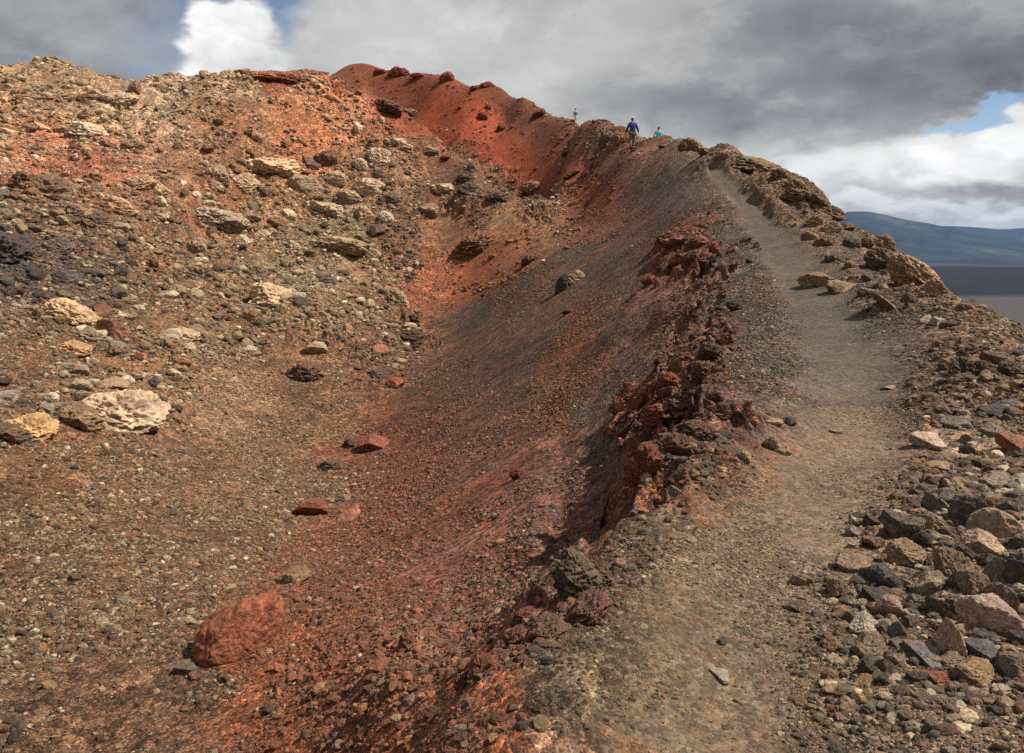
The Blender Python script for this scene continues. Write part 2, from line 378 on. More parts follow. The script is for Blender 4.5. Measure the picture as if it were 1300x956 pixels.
GROUND = ground_material()

def stone_material(name, src):
    """src: 'attr' - colour per stone stored on the mesh; 'obj' - colour of the object"""
    m, nt, bs = new_mat(name); L = nt.links
    bs.inputs['Roughness'].default_value = .92; bs.inputs['Specular IOR Level'].default_value = .2
    tc = N(nt, 'ShaderNodeTexCoord').outputs['Object']
    if src == 'attr': col = N(nt, 'ShaderNodeAttribute', attribute_name='soil').outputs['Color']; sc = 1.0
    else: col = N(nt, 'ShaderNodeObjectInfo').outputs['Color']; sc = .35
    n1 = N(nt, 'ShaderNodeTexNoise', Scale=(7.0 if src == 'attr' else 1.6), Detail=6.0, Roughness=.7); L.new(tc, n1.inputs['Vector'])
    n2 = N(nt, 'ShaderNodeTexNoise', Scale=(40.0 if src == 'attr' else 6.0), Detail=8.0, Roughness=.75); L.new(tc, n2.inputs['Vector'])
    v = N(nt, 'ShaderNodeTexVoronoi', Scale=(60.0 if src == 'attr' else 14.0)); L.new(tc, v.inputs['Vector'])
    k = ramp(nt, n1.outputs[0], [(.3, (.38, .37, .37)), (.45, (.8, .79, .77)), (.58, (1.1, 1.08, 1.04)), (.72, (1.75, 1.7, 1.62))])
    c = mixc(nt, .8, col, k, 'MULTIPLY')
    k = ramp(nt, n2.outputs[0], [(.32, (.38, .36, .35)), (.5, (1, 1, 1)), (.66, (1.55, 1.52, 1.48))])
    c = mixc(nt, .8, c, k, 'MULTIPLY')
    L.new(c, bs.inputs['Base Color'])
    b1 = N(nt, 'ShaderNodeBump', Strength=.8, Distance=(.03 if src == 'attr' else .055)); L.new(n2.outputs[0], b1.inputs['Height'])
    b2 = N(nt, 'ShaderNodeBump', Strength=.35, Distance=(.008 if src == 'attr' else .05)); L.new(v.outputs['Distance'], b2.inputs['Height']); L.new(b1.outputs[0], b2.inputs['Normal'])
    L.new(b2.outputs[0], bs.inputs['Normal'])
    return m
STONE = stone_material('loose stone', 'attr')
ROCK = stone_material('rock', 'obj')
def plain_mat(name, rgb, rough=.8):
    m, nt, bs = new_mat(name)
    bs.inputs['Roughness'].default_value = rough
    tc = N(nt, 'ShaderNodeTexCoord').outputs['Object']
    n = N(nt, 'ShaderNodeTexNoise', Scale=30.0, Detail=3.0); nt.links.new(tc, n.inputs['Vector'])
    k = ramp(nt, n.outputs[0], [(.3, (.75,)*3), (.7, (1.2,)*3)])
    nt.links.new(mixc(nt, 1.0, tuple(lin(rgb)), k, 'MULTIPLY'), bs.inputs['Base Color'])
    return m

# ------------------------------------------------------------------ mesh helpers
def raw_mesh(name, V, Fc, smooth=False, color=None, grain=None, mat=None):
    me = bpy.data.meshes.new(name)
    V = np.ascontiguousarray(V, F32); Fc = np.ascontiguousarray(Fc, np.int32); k = Fc.shape[1]
    me.vertices.add(len(V)); me.vertices.foreach_set('co', V.ravel())
    me.loops.add(Fc.size); me.loops.foreach_set('vertex_index', Fc.ravel())
    me.polygons.add(len(Fc)); me.polygons.foreach_set('loop_start', np.arange(0, Fc.size, k, dtype=np.int32))
    me.polygons.foreach_set('loop_total', np.full(len(Fc), k, np.int32))
    me.polygons.foreach_set('use_smooth', np.full(len(Fc), smooth, bool))
    for nm, arr in (('soil', color), ('grain', grain)):
        if arr is not None:
            a = me.color_attributes.new(nm, 'FLOAT_COLOR', 'POINT')
            a.data.foreach_set('color', np.concatenate([arr, np.ones((len(arr), 1))], 1).astype(F32).ravel())
    me.update(); me.validate(verbose=False)
    if mat: me.materials.append(mat)
    return me
def link(name, me, parent=None, **props):
    o = bpy.data.objects.new(name, me); C.objects.link(o)
    if parent: o.parent = parent
    for k, v in props.items(): o[k] = v
    return o

# ------------------------------------------------------------------ terrain objects
col = GA[..., 7:10].copy()
# fall-line streaks on the scree: bands run straight down the slope
fall = math.radians(17)
sx = X * math.cos(fall) - Y * math.sin(fall)      # across the rim (down the fall line)
sy = X * math.sin(fall) + Y * math.cos(fall)      # along the rim
scree = np.clip(1 - rough * 5, 0, 1) * (GA[..., 5] > .12) * np.clip(GA[..., 4] * 3, 0, 1)
st = fbm(sx * .16 + 5, sy * 1.05, o=4, g=.6)
st = np.clip(st * 2.3, -1, 1) * scree
col *= 1 + st[..., None] * np.array([.48, .10, -.06])
n = fbm(X * 1.1 + 5, Y * 1.1, Z * 1.1, o=4, g=.75); col *= 1 + (n * (1 - .5 * PW))[..., None] * np.array([.55, .50, .46])
n = fbm(X * .16 + 50, Y * .16, Z * .2, o=4, g=.6)
hr = np.clip(rough * 1.4, 0, 1)
col *= 1 + (hr * n)[..., None] * np.array([.55, .35, .25])
n = fbm(X * .5 + 50, Y * .5, Z * .5, o=3)
orange = np.clip(n * 2.2 - .25, 0, 1) * np.clip(GA[..., 3] * 2, 0, 1) * np.clip((RR - 30) / 15, 0, 1) * (Y < 66)
col = col * (1 - .25 * orange[..., None]) + .25 * orange[..., None] * lin([168, 94, 62])
GAIN = .74
lum = col @ np.array([.3, .6, .1]); col = lum[..., None] + (col - lum[..., None]) * .92; col *= np.array([1.0, .97, .94])
col *= GAIN
stony = np.clip(GA[..., 1] * .75, 0, 1) * (1 - .7 * PW); rustv = np.clip(GA[..., 5] * 1.5, 0, 1)
grain = np.stack([stony, PW, rustv], -1)
idx = np.arange(NA * NR, dtype=np.int32).reshape(NA, NR)
VV = np.stack([X, Y, Z], -1).reshape(-1, 3)
quads = np.stack([idx[:-1, :-1], idx[:-1, 1:], idx[1:, 1:], idx[1:, :-1]], -1)
pu, pv = project(X[:-1, :-1], Y[:-1, :-1], Z0[:-1, :-1])
def cm(A): return A[:-1, :-1]
isP = cm(PW) > .5
hill_w = cm(GA[..., 3]) > .105
isH = ~isP & hill_w & (pu < 560 + np.clip(260 - pv, 0, 400) * .3) & (cm(RR) > 5) & (pu < 760)
isO = ~isP & ~isH & (pu > 1000) & (pv < 520) & (cm(GA[..., 0]) > .28)
isS = ~isP & ~isH & ~isO & ((cm(GA[..., 5]) > .20)) & (pu < 960)
isG = ~(isP | isH | isO | isS)
for nm, msk in (('footpath', isP), ('hillside', isH), ('outer_slope', isO), ('crater_slope', isS), ('ground', isG)):
    f = quads[msk].reshape(-1, 4)
    if not len(f): continue
    u_, inv = np.unique(f, return_inverse=True)
    me = raw_mesh(nm, VV[u_], inv.reshape(-1, 4), True, col.reshape(-1, 3)[u_], grain.reshape(-1, 3)[u_], GROUND)
    link(nm, me, kind='structure')

# ------------------------------------------------------------------ rock shapes
def ico(sub):
    import bmesh
    bm = bmesh.new(); bmesh.ops.create_icosphere(bm, subdivisions=sub, radius=1)
    v = np.array([x.co for x in bm.verts], F32); f = np.array([[q.index for q in p.verts] for p in bm.faces], np.int32)
    bm.free(); return v, f
ICO = {k: ico(k) for k in (1, 2, 3, 6)}
def rock_shape(sub, seed, faces=14, rough_=.06, cut=.62):
    """broken rock: the ball cut by random planes, then pitted"""
    r = np.random.default_rng(seed); v, f = ICO[sub]
    nrm = r.normal(size=(faces, 3)); nrm /= np.linalg.norm(nrm, axis=1)[:, None]
    d = r.uniform(cut, 1.0, faces)
    dot = v @ nrm.T.astype(F32)
    rad = np.where(dot > .05, d / np.maximum(dot, .05), 9).min(1); rad = np.minimum(rad, 1.12)
    p = v * rad[:, None]
    o = seed * 3.7
    if rough_:
        nn = fbm(p[:, 0] * 2 + o, p[:, 1] * 2, p[:, 2] * 2, o=3) * 1.2
        if sub >= 3: nn = nn + .55 * (1 - 2 * np.abs(fbm(p[:, 0] * 5 + o, p[:, 1] * 5, p[:, 2] * 5, o=3))) + .25 * fbm(p[:, 0] * 14 + o, p[:, 1] * 14, p[:, 2] * 14, o=3)
        p = p + v * (nn * rough_)[:, None]
    return p.astype(F32), f
def craggy(sub, seed, amp=.24, cut=.6, freq=1.7):
    """clinker and weathered lava: cut block with deep ridged hollows and ledges"""
    p, f = rock_shape(sub, seed, 9, .05, cut); v = p / np.linalg.norm(p, axis=1)[:, None]; o = seed * 1.31
    a = 1 - 2.2 * np.abs(fbm(p[:, 0] * freq + o, p[:, 1] * freq, p[:, 2] * freq * 1.8, o=4, g=.6))
    b = 1 - 2 * np.abs(fbm(p[:, 0] * freq * 3.5 + o, p[:, 1] * freq * 3.5, p[:, 2] * freq * 5, o=3, g=.6))
    return (p + v * ((a - .45) * amp + (b - .4) * amp * .4)[:, None]).astype(F32), f
def rots(n, r=rng):
    q = r.normal(size=(n, 4)); q /= np.linalg.norm(q, axis=1)[:, None]
    w, x, y, z = q.T
    return np.stack([1-2*(y*y+z*z), 2*(x*y-z*w), 2*(x*z+y*w), 2*(x*y+z*w), 1-2*(x*x+z*z), 2*(y*z-x*w), 2*(x*z-y*w), 2*(y*z+x*w), 1-2*(x*x+y*y)], 1).reshape(n, 3, 3).astype(F32)
PAL = {'pale': [(176,158,128),(190,168,134),(158,138,108),(200,184,156),(150,126,98)], 'grey': [(84,78,72),(70,66,62),(98,90,82),(60,55,52),(112,104,94)],
       'rust': [(138,80,58),(120,70,52),(150,90,66),(106,64,52),(130,84,66)], 'tan': [(134,108,76),(120,92,62),(146,120,88),(108,84,60),(156,118,76)]}
PALA = np.array([[lin(c) for c in PAL[k]] for k in ('pale', 'grey', 'rust', 'tan')])
def stone_cols(A, n):
    w = A[:, 3:7] / A[:, 3:7].sum(1)[:, None]
    c = np.cumsum(w, 1); k = (rng.random(n)[:, None] > c).sum(1).clip(0, 3)
    cc = PALA[k, rng.integers(0, 5, n)]
    soil = A[:, 7:10]
    cl = (cc @ np.array([.3, .6, .1]))[:, None]; cc = cl + (cc - cl) * .9; cc = cc * .64 + soil * .36
    return cc * rng.uniform(.6, 1.42, (n, 1)) * GAIN, k
def scatter(name, n, pmin, pmax, sub, label, cat, keep=1.0):
    a = rng.uniform(-.70, .70, n); l = rng.uniform(math.log(1.95), math.log(125), n)
    r = np.exp(l)
    x = sample(X, a, l); y = sample(Y, a, l); z = sample(Z, a, l)
    z0 = sample(Z0, a, l)
    A, pw = chart(x, y, z0)
    # size in sighting units, power law
    t = rng.random(n); px = pmin * (1 - t * (1 - (pmin / pmax)**1.9))**(-1 / 1.9)
    s = px * r / 900 * .5
    clump = fbm(x * .9 + 11, y * .9, o=3)
    clump2 = fbm(x * .25 + 70, y * .25, o=2)
    dens = A[:, 1] * .5 * np.clip(1 + (4.2 if sub == 3 else 2.8) * clump + 1.4 * clump2, .06, 3.5)
    big_ = s * 2 / A[:, 2]
    ok = (rng.random(n) < dens) & (big_ < 1) & (rng.random(n) < 1 - .75 * big_**2)
    x, y, z, s, A, r, a, l = x[ok], y[ok], z[ok], s[ok], A[ok], r[ok], a[ok], l[ok]
    n = len(x)
    cc, k = stone_cols(A, n)
    shapes = [(craggy(3, 700 + i, .2, .6, 2.0) if (sub == 3 and i % 2) else rock_shape(sub, 100 + i, 7, .05 if sub == 1 else .14, .36)) for i in range(10)]
    pick = rng.integers(0, 10, n)
    R = rots(n)
    asp = np.stack([rng.uniform(.75, 1.3, n), rng.uniform(.7, 1.05, n), rng.uniform(.6, .95, n)], 1).astype(F32)
    Vs, Fs, Cs = [], [], []; off = 0
    for i in range(10):
        m = pick == i; c = int(m.sum())
        if not c: continue
        v, f = shapes[i]
        # flatten along an axis near vertical, then small random turn
        P_ = np.einsum('nij,vj->nvi', R[m], v) * asp[m][:, None, :]
        P_ = P_ * s[m][:, None, None]
        P_ += np.stack([x[m], y[m], z[m] + s[m] * .04], 1)[:, None, :]
        Vs.append(P_.reshape(-1, 3)); Fs.append((f[None] + (np.arange(c) * len(v))[:, None, None]).reshape(-1, 3) + off); off += c * len(v)
        Cs.append(np.repeat(cc[m], len(v), 0))
    me = raw_mesh(name, np.concatenate(Vs), np.concatenate(Fs), False, np.concatenate(Cs), None, STONE)
    o = link(name, me, kind='stuff', label=label, category=cat)
    print(name, n)
    return o
scatter('gravel', int(640000 * Q), 2.0, 5, 1, 'fine volcanic gravel spread over the rim, slopes and hillside', 'gravel')
scatter('loose_stones', int(95000 * Q), 5, 12, 2, 'fist sized loose cinders and stones lying over the rim and slopes', 'stones')
scatter('scree_stones', int(20000 * Q), 12, 24, 3, 'larger loose stones strewn over the slopes and hillside', 'stones')

#HEROES#
# ------------------------------------------------------------------ individual rocks
def shape_mesh(nm, pf):
    me = raw_mesh(nm, pf[0], pf[1], True, None, None, ROCK)
    return me
SH = {'ang': [shape_mesh('angular_block', rock_shape(6, 300 + i, 10 + i % 4, .12, .42)) for i in range(9)],
      'rnd': [shape_mesh('worn_block', rock_shape(6, 400 + i, 16, .11, .66)) for i in range(4)],
      'crg': [shape_mesh('craggy_block', craggy(6, 500 + i)) for i in range(8)],
      'cln': [shape_mesh('clinker_block', craggy(6, 600 + i, .32, .58, 1.9)) for i in range(5)]}
from mathutils import Vector, Euler
BAGS = []
def rock(u, v, w, h, kind, rgb, label, tilt=0, cat='rock', group=None, yaw=None, depth=.85, sink=.30, name='rock', var=None):
    """a rock whose visible outline measures about w by h when sighted at u, v"""
    if 'rubble' in label: w *= .88; h *= .88
    p = hit(u, v + h * .38)
    if p is None: return None
    dist = float(np.linalg.norm(p)); W = w / 900 * dist; H = h / 900 * dist
    me = SH[kind][(var if var is not None else random.randrange(99)) % len(SH[kind])]
    o = bpy.data.objects.new(name, me); C.objects.link(o)
    az_ = math.atan2(p[0], p[1])
    H2 = H * 1.12
    o.scale = (W * .54, W * .54 * depth, H2 * .55)
    o.location = (p[0] + math.sin(az_) * W * .25, p[1] + math.cos(az_) * W * .25, p[2] + H * (.50 - (sink if 'rubble' in label else sink + .12)))
    o.rotation_euler = Euler((random.uniform(-.15, .15), math.radians(tilt), (-az_ if yaw is None else yaw) + random.uniform(-.25, .25)))
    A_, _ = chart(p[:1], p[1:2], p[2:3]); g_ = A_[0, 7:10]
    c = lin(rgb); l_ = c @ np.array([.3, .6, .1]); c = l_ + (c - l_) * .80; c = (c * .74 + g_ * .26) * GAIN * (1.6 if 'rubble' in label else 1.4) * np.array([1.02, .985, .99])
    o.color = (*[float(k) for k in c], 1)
    o['label'] = label; o['category'] = cat
    if group: o['group'] = group
    BAGS.append((u, v, w))
    return o
PALE = (188,166,130); CREAM = (196,176,134); TAN = (142,114,80); GREY = (92,86,80); DARK = (66,60,56); RUST = (136,72,50); PINK = (172,134,116); BRN = (112,88,64)
HAND = [
 (303,808,102,64,'rnd',(136,70,40),'big brick red boulder at the foot of the scree, largest of all the boulders',-52,'boulder'),
 (395,643,40,28,'ang',(112,54,42),'dark red block upslope from the big red boulder at the scree edge',0),
 (372,733,36,20,'rnd',(122,98,70),'flat brown slab just above the big red boulder',-20),
 (346,762,18,16,'ang',(86,80,74),'small grey stone against the upper end of the big red boulder',0),
 (238,848,22,20,'ang',(100,88,74),'rounded dark grey rock hugging the lower left side of the big red boulder',0),
 (160,524,74,46,'crg',(186,160,126),'large pale undercut boulder with a deep shadow beneath it on the hillside',8,'boulder'),
 (106,530,42,36,'crg',(132,104,74),'brown ledgy block touching the large pale undercut boulder on its uphill side',0),
 (40,546,44,30,'crg',(196,152,88),'yellow tan block with a grey flank among the lower left rocks',0),
 (12,552,34,26,'crg',(92,72,54),'dark brown rock at the picture edge beside the yellow tan block',0),
 (10,506,28,18,'ang',(150,138,122),'grey white wedge of rock at the edge above the dark brown rock',0),
 (66,520,34,14,'ang',(132,104,74),'thin brown slab casting a black line, above the yellow tan block',5),
 (142,486,34,14,'ang',(150,122,92),'flat tan flake of rock above the large pale undercut boulder',-4),
 (102,469,18,16,'ang',(146,128,104),'squat grey tan stone standing alone above the flat flake',0),
 (90,398,42,26,'crg',(198,162,112),'pale leaning boulder with grooved face in mid hillside',28),
 (150,420,42,40,'ang',(128,84,58),'square reddish brown block with a black cleft on its right side',0,'boulder'),
 (180,450,16,16,'ang',(168,98,62),'small orange cube of rock below the square reddish brown block',0),
 (232,426,30,18,'crg',(176,150,112),'pale lump above a smaller grey one, right of the square reddish brown block',0),
 (240,440,22,14,'ang',(158,140,116),'small pale grey stone tucked under the pale lump',0),
 (94,444,28,18,'crg',(176,132,84),'ochre knob of rock left of the small orange cube',0),
 (345,374,54,28,'crg',(182,152,112),'wide layered pale outcrop block in the middle of the hillside',6,'boulder'),
 (378,382,24,16,'rnd',(72,66,62),'dark round stone at the right end of the wide layered pale block',0),
 (398,440,30,20,'ang',(160,136,96),'tan rounded stone with a dark shadow near the right of the hillside',0),
 (412,432,14,12,'ang',(86,78,70),'small dark stone behind the tan rounded stone',0),
 (390,470,34,22,'cln',(96,68,52),'dark rusty clinker lump below the tan rounded stone',0),
 (278,276,52,20,'crg',(150,138,114),'long grey slab with a dark split, jutting from the red earth',10),
 (305,284,24,14,'crg',(110,98,82),'short dark stub at the right tip of the long grey slab',10),
 (342,205,54,26,'crg',(188,162,120),'broad knobbly pale outcrop above the long grey slab',8,'boulder'),
 (326,213,26,16,'ang',(88,72,56),'brown shadowed block under the left end of the broad knobbly outcrop',0),
 (312,230,26,20,'crg',(178,150,114),'pale block with a black hollow below it, under the knobbly outcrop',0),
 (384,233,38,24,'rnd',(140,122,96),'domed grey boulder with pale top right of the broken pale blocks',0,'boulder'),
 (372,257,18,12,'ang',(168,148,118),'small pale stone under the domed grey boulder',0),
 (200,235,22,16,'ang',(192,160,114),'bright yellowish block in the row on the upper hillside',0),
 (181,230,26,15,'crg',(168,138,98),'tan lump left of the bright yellowish block',0),
 (230,229,16,12,'ang',(206,186,158),'small near white stone right of the bright yellowish block',0),
 (152,124,32,14,'crg',(166,148,112),'pale ledge with a dark underside near the top of the hill',0),
 (147,95,18,10,'ang',(196,176,142),'cream rock perched on the hill crest at the notch',0),
 (112,143,12,9,'rnd',(84,74,74),'small dark stone on pale ground below the hill crest',0),
 (90,168,14,12,'ang',(100,92,88),'grey cube by the long pale slab high on the hill',0),
 (118,165,46,15,'crg',(176,164,134),'long pale broken slab high on the left of the hill',8),
 (60,240,46,28,'cln',(96,80,58),'dark jagged mass on the left of the hill beside red soil',0,'boulder'),
 (36,230,24,20,'cln',(70,60,50),'small black jagged lump left of the dark jagged mass',0),
 (152,262,44,20,'crg',(170,134,92),'tan humped boulder below the row of yellowish rocks',10,'boulder'),
 (98,268,28,16,'crg',(112,98,84),'grey brown rock left of the tan humped boulder',0),
 (124,278,26,18,'cln',(88,76,64),'dark rough rock under the tan humped boulder',0),
 (12,316,44,34,'crg',(74,60,56),'purplish black lava lump at the left edge of the photo',0,'boulder'),
 (76,312,26,18,'crg',(96,84,72),'dark grey block right of the purplish black lump',0),
 (82,351,34,16,'rnd',(72,66,62),'smooth dark slab lying flat below the purplish black lump',0),
 (120,345,22,12,'ang',(80,70,62),'dark flat stone right of the smooth dark slab',0),
 (75,300,22,12,'crg',(110,90,70),'brown flat rock above the dark grey block',0),
 (410,262,40,22,'crg',(168,148,112),'pale crusty rock mass right of the red earth patch',12,'boulder'),
 (470,238,34,22,'crg',(176,154,116),'pale crusty boulder near the crest side of the hill',10),
 (445,248,30,18,'crg',(154,134,102),'greyish crusty boulder left of the pale one near the hill shoulder',8),
 (500,178,24,14,'crg',(182,160,120),'pale rough rock on the hill shoulder against the red slope',5),
 (512,185,18,12,'crg',(176,154,118),'second pale rough rock on the hill shoulder, lower than its neighbour',0),
 (545,190,20,10,'crg',(150,128,98),'low grey rock where the hill shoulder meets the red slope',0),
 (520,142,28,12,'crg',(112,92,66),'brown rounded boulder on the shoulder edge seen against red slope',0),
 (490,135,32,16,'cln',(76,64,52),'black jagged rock on the hill edge seen against the red slope',10),
 (478,292,24,16,'rnd',(66,60,56),'dark round boulder amid pale crusty rocks',0),
 (440,312,60,18,'crg',(146,124,90),'long low ledge of grey rock with a shadow beneath, right hillside',10,'boulder'),
 (463,270,26,18,'crg',(170,146,112),'pale pitted rock above the dark round boulder',0),
 (426,226,26,16,'crg',(164,138,104),'tan pitted rock up left of the pale crusty boulder',0),
 (561,237,28,18,'crg',(186,164,126),'cream boulder standing alone left of the dark gully',5,'boulder'),
 (540,263,26,16,'crg',(150,128,96),'tan rock just below the lone cream boulder',0),
 (590,225,16,10,'cln',(84,74,60),'small black cinder rock in the gully beyond the cream boulder',0),
 (594,238,24,14,'cln',(70,62,54),'black cinder rock heap in the gully bottom',0),
 (632,250,22,12,'cln',(84,72,58),'dark rock at the mouth of the red gully',0),
 (677,237,26,14,'crg',(134,104,74),'tan rock wedged at the base of the red slope',0),
 (604,306,46,24,'cln',(96,66,46),'dark rusty outcrop on the crest of the low red spur',-25,'boulder'),
 (672,329,22,12,'cln',(66,60,52),'dark angular rock on the slope right of the low red spur',-20),
 (714,360,14,24,'crg',(60,56,54),'upright black rock sticking out of the dark slope',10),
 (731,351,20,16,'cln',(168,144,104),'pale knobbly rock next to the upright black rock',0),
 (722,394,16,8,'ang',(70,62,54),'small dark chip downslope from the upright black rock',0),
 (504,378,34,20,'crg',(150,128,92),'grey tan block with hollow underside at the edge of the red scree',22,'boulder'),
 (525,405,14,12,'cln',(58,54,52),'small black cinder beside the hollow grey tan block',0),
 (524,436,26,18,'cln',(62,58,56),'black cinder clump in the scree gully',0),
 (522,424,24,12,'cln',(60,56,52),'flatter black cinder clump just above its twin',0),
 (478,474,24,12,'rnd',(70,66,60),'smooth dark oval stone at the edge of the brown gravel',0),
 (503,486,22,15,'rnd',(146,78,50),'rust brown oval stone right of the smooth dark one',-15),
 (473,562,46,24,'rnd',(118,60,44),'broad dull red boulder half buried in red cinders',0,'boulder'),
 (443,563,14,14,'cln',(66,62,60),'black cinder left of the half buried dull red boulder',0),
 (421,590,24,14,'cln',(84,72,56),'brown cinder lump at the left edge of the red cinders',0),
 (441,655,32,13,'ang',(158,98,80),'pinkish flat flake lying in the red cinders',-30),
 (437,632,14,10,'rnd',(130,122,112),'light grey pebble above the pinkish flat flake',0),
 (658,602,16,13,'cln',(128,60,40),'lone red cinder in the middle of the dark scree',0),
 (482,842,30,20,'ang',(134,76,58),'red flat rock near the bottom of the scree',-20),
 (516,816,18,20,'cln',(138,82,58),'red lump near the bottom of the scree right of the flat one',0),
 # crag at the rim edge nearest the camera
 (733,722,52,62,'crg',(104,92,70),'grey green crag leaning over the slope at the near rim edge',-25,'crag'),
 (760,728,34,44,'crg',(118,82,68),'purple brown block forming the back of the near crag hollow',0),
 (748,775,52,26,'cln',(132,86,72),'long pinkish cinder rib below the near crag',-38),
 (786,712,14,19,'ang',(176,126,110),'upturned pink stone standing beside the near crag',20),
 (694,802,44,24,'cln',(126,92,70),'brown cinder ledge under the near crag',-30),
 (668,782,26,16,'cln',(138,82,58),'orange red cinder block left of the brown ledge',-30),
 (656,812,30,18,'cln',(134,86,64),'red brown cinder block below the orange red one',-40),
 (612,850,34,24,'cln',(136,80,60),'red broken block at the bottom of the near rim edge',-35),
 (634,836,22,20,'cln',(140,90,72),'pinkish broken block just above the bottom red one',-20),
 (590,866,24,20,'cln',(136,82,60),'lowest red block of the near rim edge',0),
 # red crag on the rim face in the middle
 (822,580,34,30,'cln',(142,72,48),'orange red clinker clump lowest in the middle crag',0),
 (806,596,22,26,'cln',(146,76,52),'small orange clinker knob beside a black hollow',0),
 (858,566,38,26,'cln',(110,82,60),'brown clinker mass at the foot of the middle crag',-20),
 (872,500,40,26,'cln',(108,82,60),'brown overhanging clinker at the top of the middle crag',-15),
 (846,484,26,20,'cln',(140,78,54),'rust clinker at the upper left of the middle crag',0),
 (838,524,34,24,'cln',(144,70,46),'bright rust clinker in the heart of the middle crag',-20),
 (880,545,36,22,'cln',(98,76,58),'dull brown clinker right of the bright rust one',0),
 (912,520,28,18,'cln',(104,76,58),'brown clinker block near the path side of the middle crag',0),
 (893,470,30,20,'cln',(112,84,62),'grey brown clinker above the middle crag',0),
 (900,445,26,18,'cln',(96,72,56),'dark clinker between the two red crags',0),
 (915,415,22,16,'cln',(86,66,54),'dark clinker below the upper crag by the path',0),
 (930,390,20,14,'cln',(78,64,52),'small dark clinker near the path under the upper crag',0),
 # upper crag
 (862,303,36,15,'crg',(140,88,64),'rusty overhanging lip of the upper crag',-5,'crag'),
 (886,307,28,15,'cln',(132,82,60),'lumpy clinker block right of the rusty overhanging lip',5),
 (905,315,18,15,'cln',(146,78,50),'bright rust knob on the right end of the upper crag',0),
 (846,300,20,14,'cln',(100,70,54),'dark knob on the left end of the upper crag lip',0),
 (884,326,24,16,'cln',(112,74,56),'brown clinker in the hollow of the upper crag',0),
 (862,332,18,14,'cln',(140,80,54),'rust clinker under the upper crag lip',0),
 (826,356,18,12,'cln',(138,72,48),'small rust clinker cluster on the slope left of the upper crag',0),
 # path and rim
 (1040,356,40,20,'rnd',(140,108,74),'smooth brown boulder lying in the path',10,'boulder'),
 (1070,364,38,12,'rnd',(148,116,80),'low brown rock joined behind the smooth boulder in the path',8),
 (1102,372,34,10,'ang',(128,112,96),'low grey rock at the start of the flat ridge beside the path',12),
 (1126,384,38,10,'ang',(138,116,90),'low tan rock ending the flat ridge beside the path',35),
 (1176,405,12,13,'ang',(200,176,156),'small white stone left of a bigger white one on the outer slope',0),
 (1190,406,16,16,'ang',(196,172,150),'bigger white block of the pair on the outer slope',0),
 (1206,412,26,10,'ang',(104,94,82),'dark plank like slab with a black gap beneath',0),
 (1263,452,24,26,'ang',(100,84,66),'square upright brown block on the outer slope',0),
 (1284,470,26,20,'crg',(96,80,62),'rough brown rock right of the square upright block',0),
 (1232,470,40,26,'cln',(84,72,54),'dark rough rock left of the square upright block',30),
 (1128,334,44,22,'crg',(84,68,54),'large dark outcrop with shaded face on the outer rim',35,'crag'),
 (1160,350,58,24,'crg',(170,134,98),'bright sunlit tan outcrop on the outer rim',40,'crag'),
 (1182,366,26,22,'crg',(160,124,88),'layered tan outcrop end below the sunlit outcrop',40),
 (1120,312,34,22,'crg',(128,98,70),'brown outcrop above the large dark one',30),
 (1164,312,22,12,'crg',(136,110,76),'rock jutting on the skyline above the far plain',10),
 (1210,344,28,14,'cln',(92,74,54),'dark skyline knob right of the jutting rock',20),
 (1076,288,18,10,'rnd',(104,82,60),'small round knob on the skyline beside the far mountain',0),
 (958,208,56,18,'crg',(108,88,58),'long mossy brown outcrop capping the skyline by the path',12,'crag'),
 (990,222,26,14,'crg',(84,70,52),'dark outcrop piece below the mossy capping outcrop',15),
 (1012,236,36,14,'crg',(132,100,70),'tan ledge outcrop on the skyline, second below the cap',22,'crag'),
 (1034,252,28,14,'crg',(108,84,60),'brown outcrop block on the skyline, third below the cap',30),
 (1054,268,28,14,'crg',(106,82,58),'dark tan outcrop on the skyline, lowest of that row',30),
 (1012,246,26,14,'cln',(112,88,62),'rough brown rock under the tan ledge outcrop',0),
 (920,196,16,9,'crg',(150,126,88),'pale craggy rock at the top end of the path',0),
 (878,183,34,15,'crg',(124,102,64),'yellowish craggy outcrop on the skyline right of the woman',15,'crag'),
 (896,190,20,10,'crg',(120,98,64),'yellow brown rock at the lower end of the outcrop right of the woman',25),
 (844,184,12,5,'ang',(120,88,68),'flat stone on the ridge just below the woman',0),
 (772,176,18,15,'crg',(92,82,66),'dark boulder left of the man in the blue jacket',0,'boulder'),
 (785,176,18,20,'crg',(120,96,68),'upright tan boulder right beside the man in the blue jacket',20,'boulder'),
 (776,184,12,9,'rnd',(150,134,108),'pale grey stone in front of the dark boulder by the man',0),
 (735,160,9,8,'ang',(196,156,120),'pale rock by the feet of the distant walker',0),
 # red ridge crest crags
 (508,91,20,12,'cln',(138,72,50),'largest dark red crag on the far peak crest',0,'crag'),
 (532,96,16,6,'crg',(138,72,50),'low dark red crag joined right of the largest crest crag',8),
 (482,91,15,7,'cln',(138,72,50),'dark red crag left of the largest crest crag',0),
 (569,98,15,12,'cln',(130,68,48),'dark domed crag alone on the far crest right of the peak',5,'crag'),
 (602,112,10,6,'cln',(96,54,42),'small dark crag in the notch of the far crest',0),
 (619,107,14,8,'crg',(120,60,44),'red crag on the second bump of the far crest',0),
 (684,145,16,8,'cln',(104,62,46),'dark red crag below the far crest near the walker',-20),
 (612,148,12,10,'cln',(92,54,42),'dark boulder in the middle of the red slope',0),
 (620,136,7,6,'cln',(96,56,42),'small dark rock above the middle boulder on the red slope',0),
 (636,163,11,8,'cln',(100,56,40),'dark boulder lower right on the red slope',0),
 (584,137,7,5,'cln',(110,60,44),'tiny dark rock left of the middle boulder on the red slope',0),
 (720,193,10,5,'cln',(84,56,44),'dark hollowed rock on the red slope under the rim path',-20),
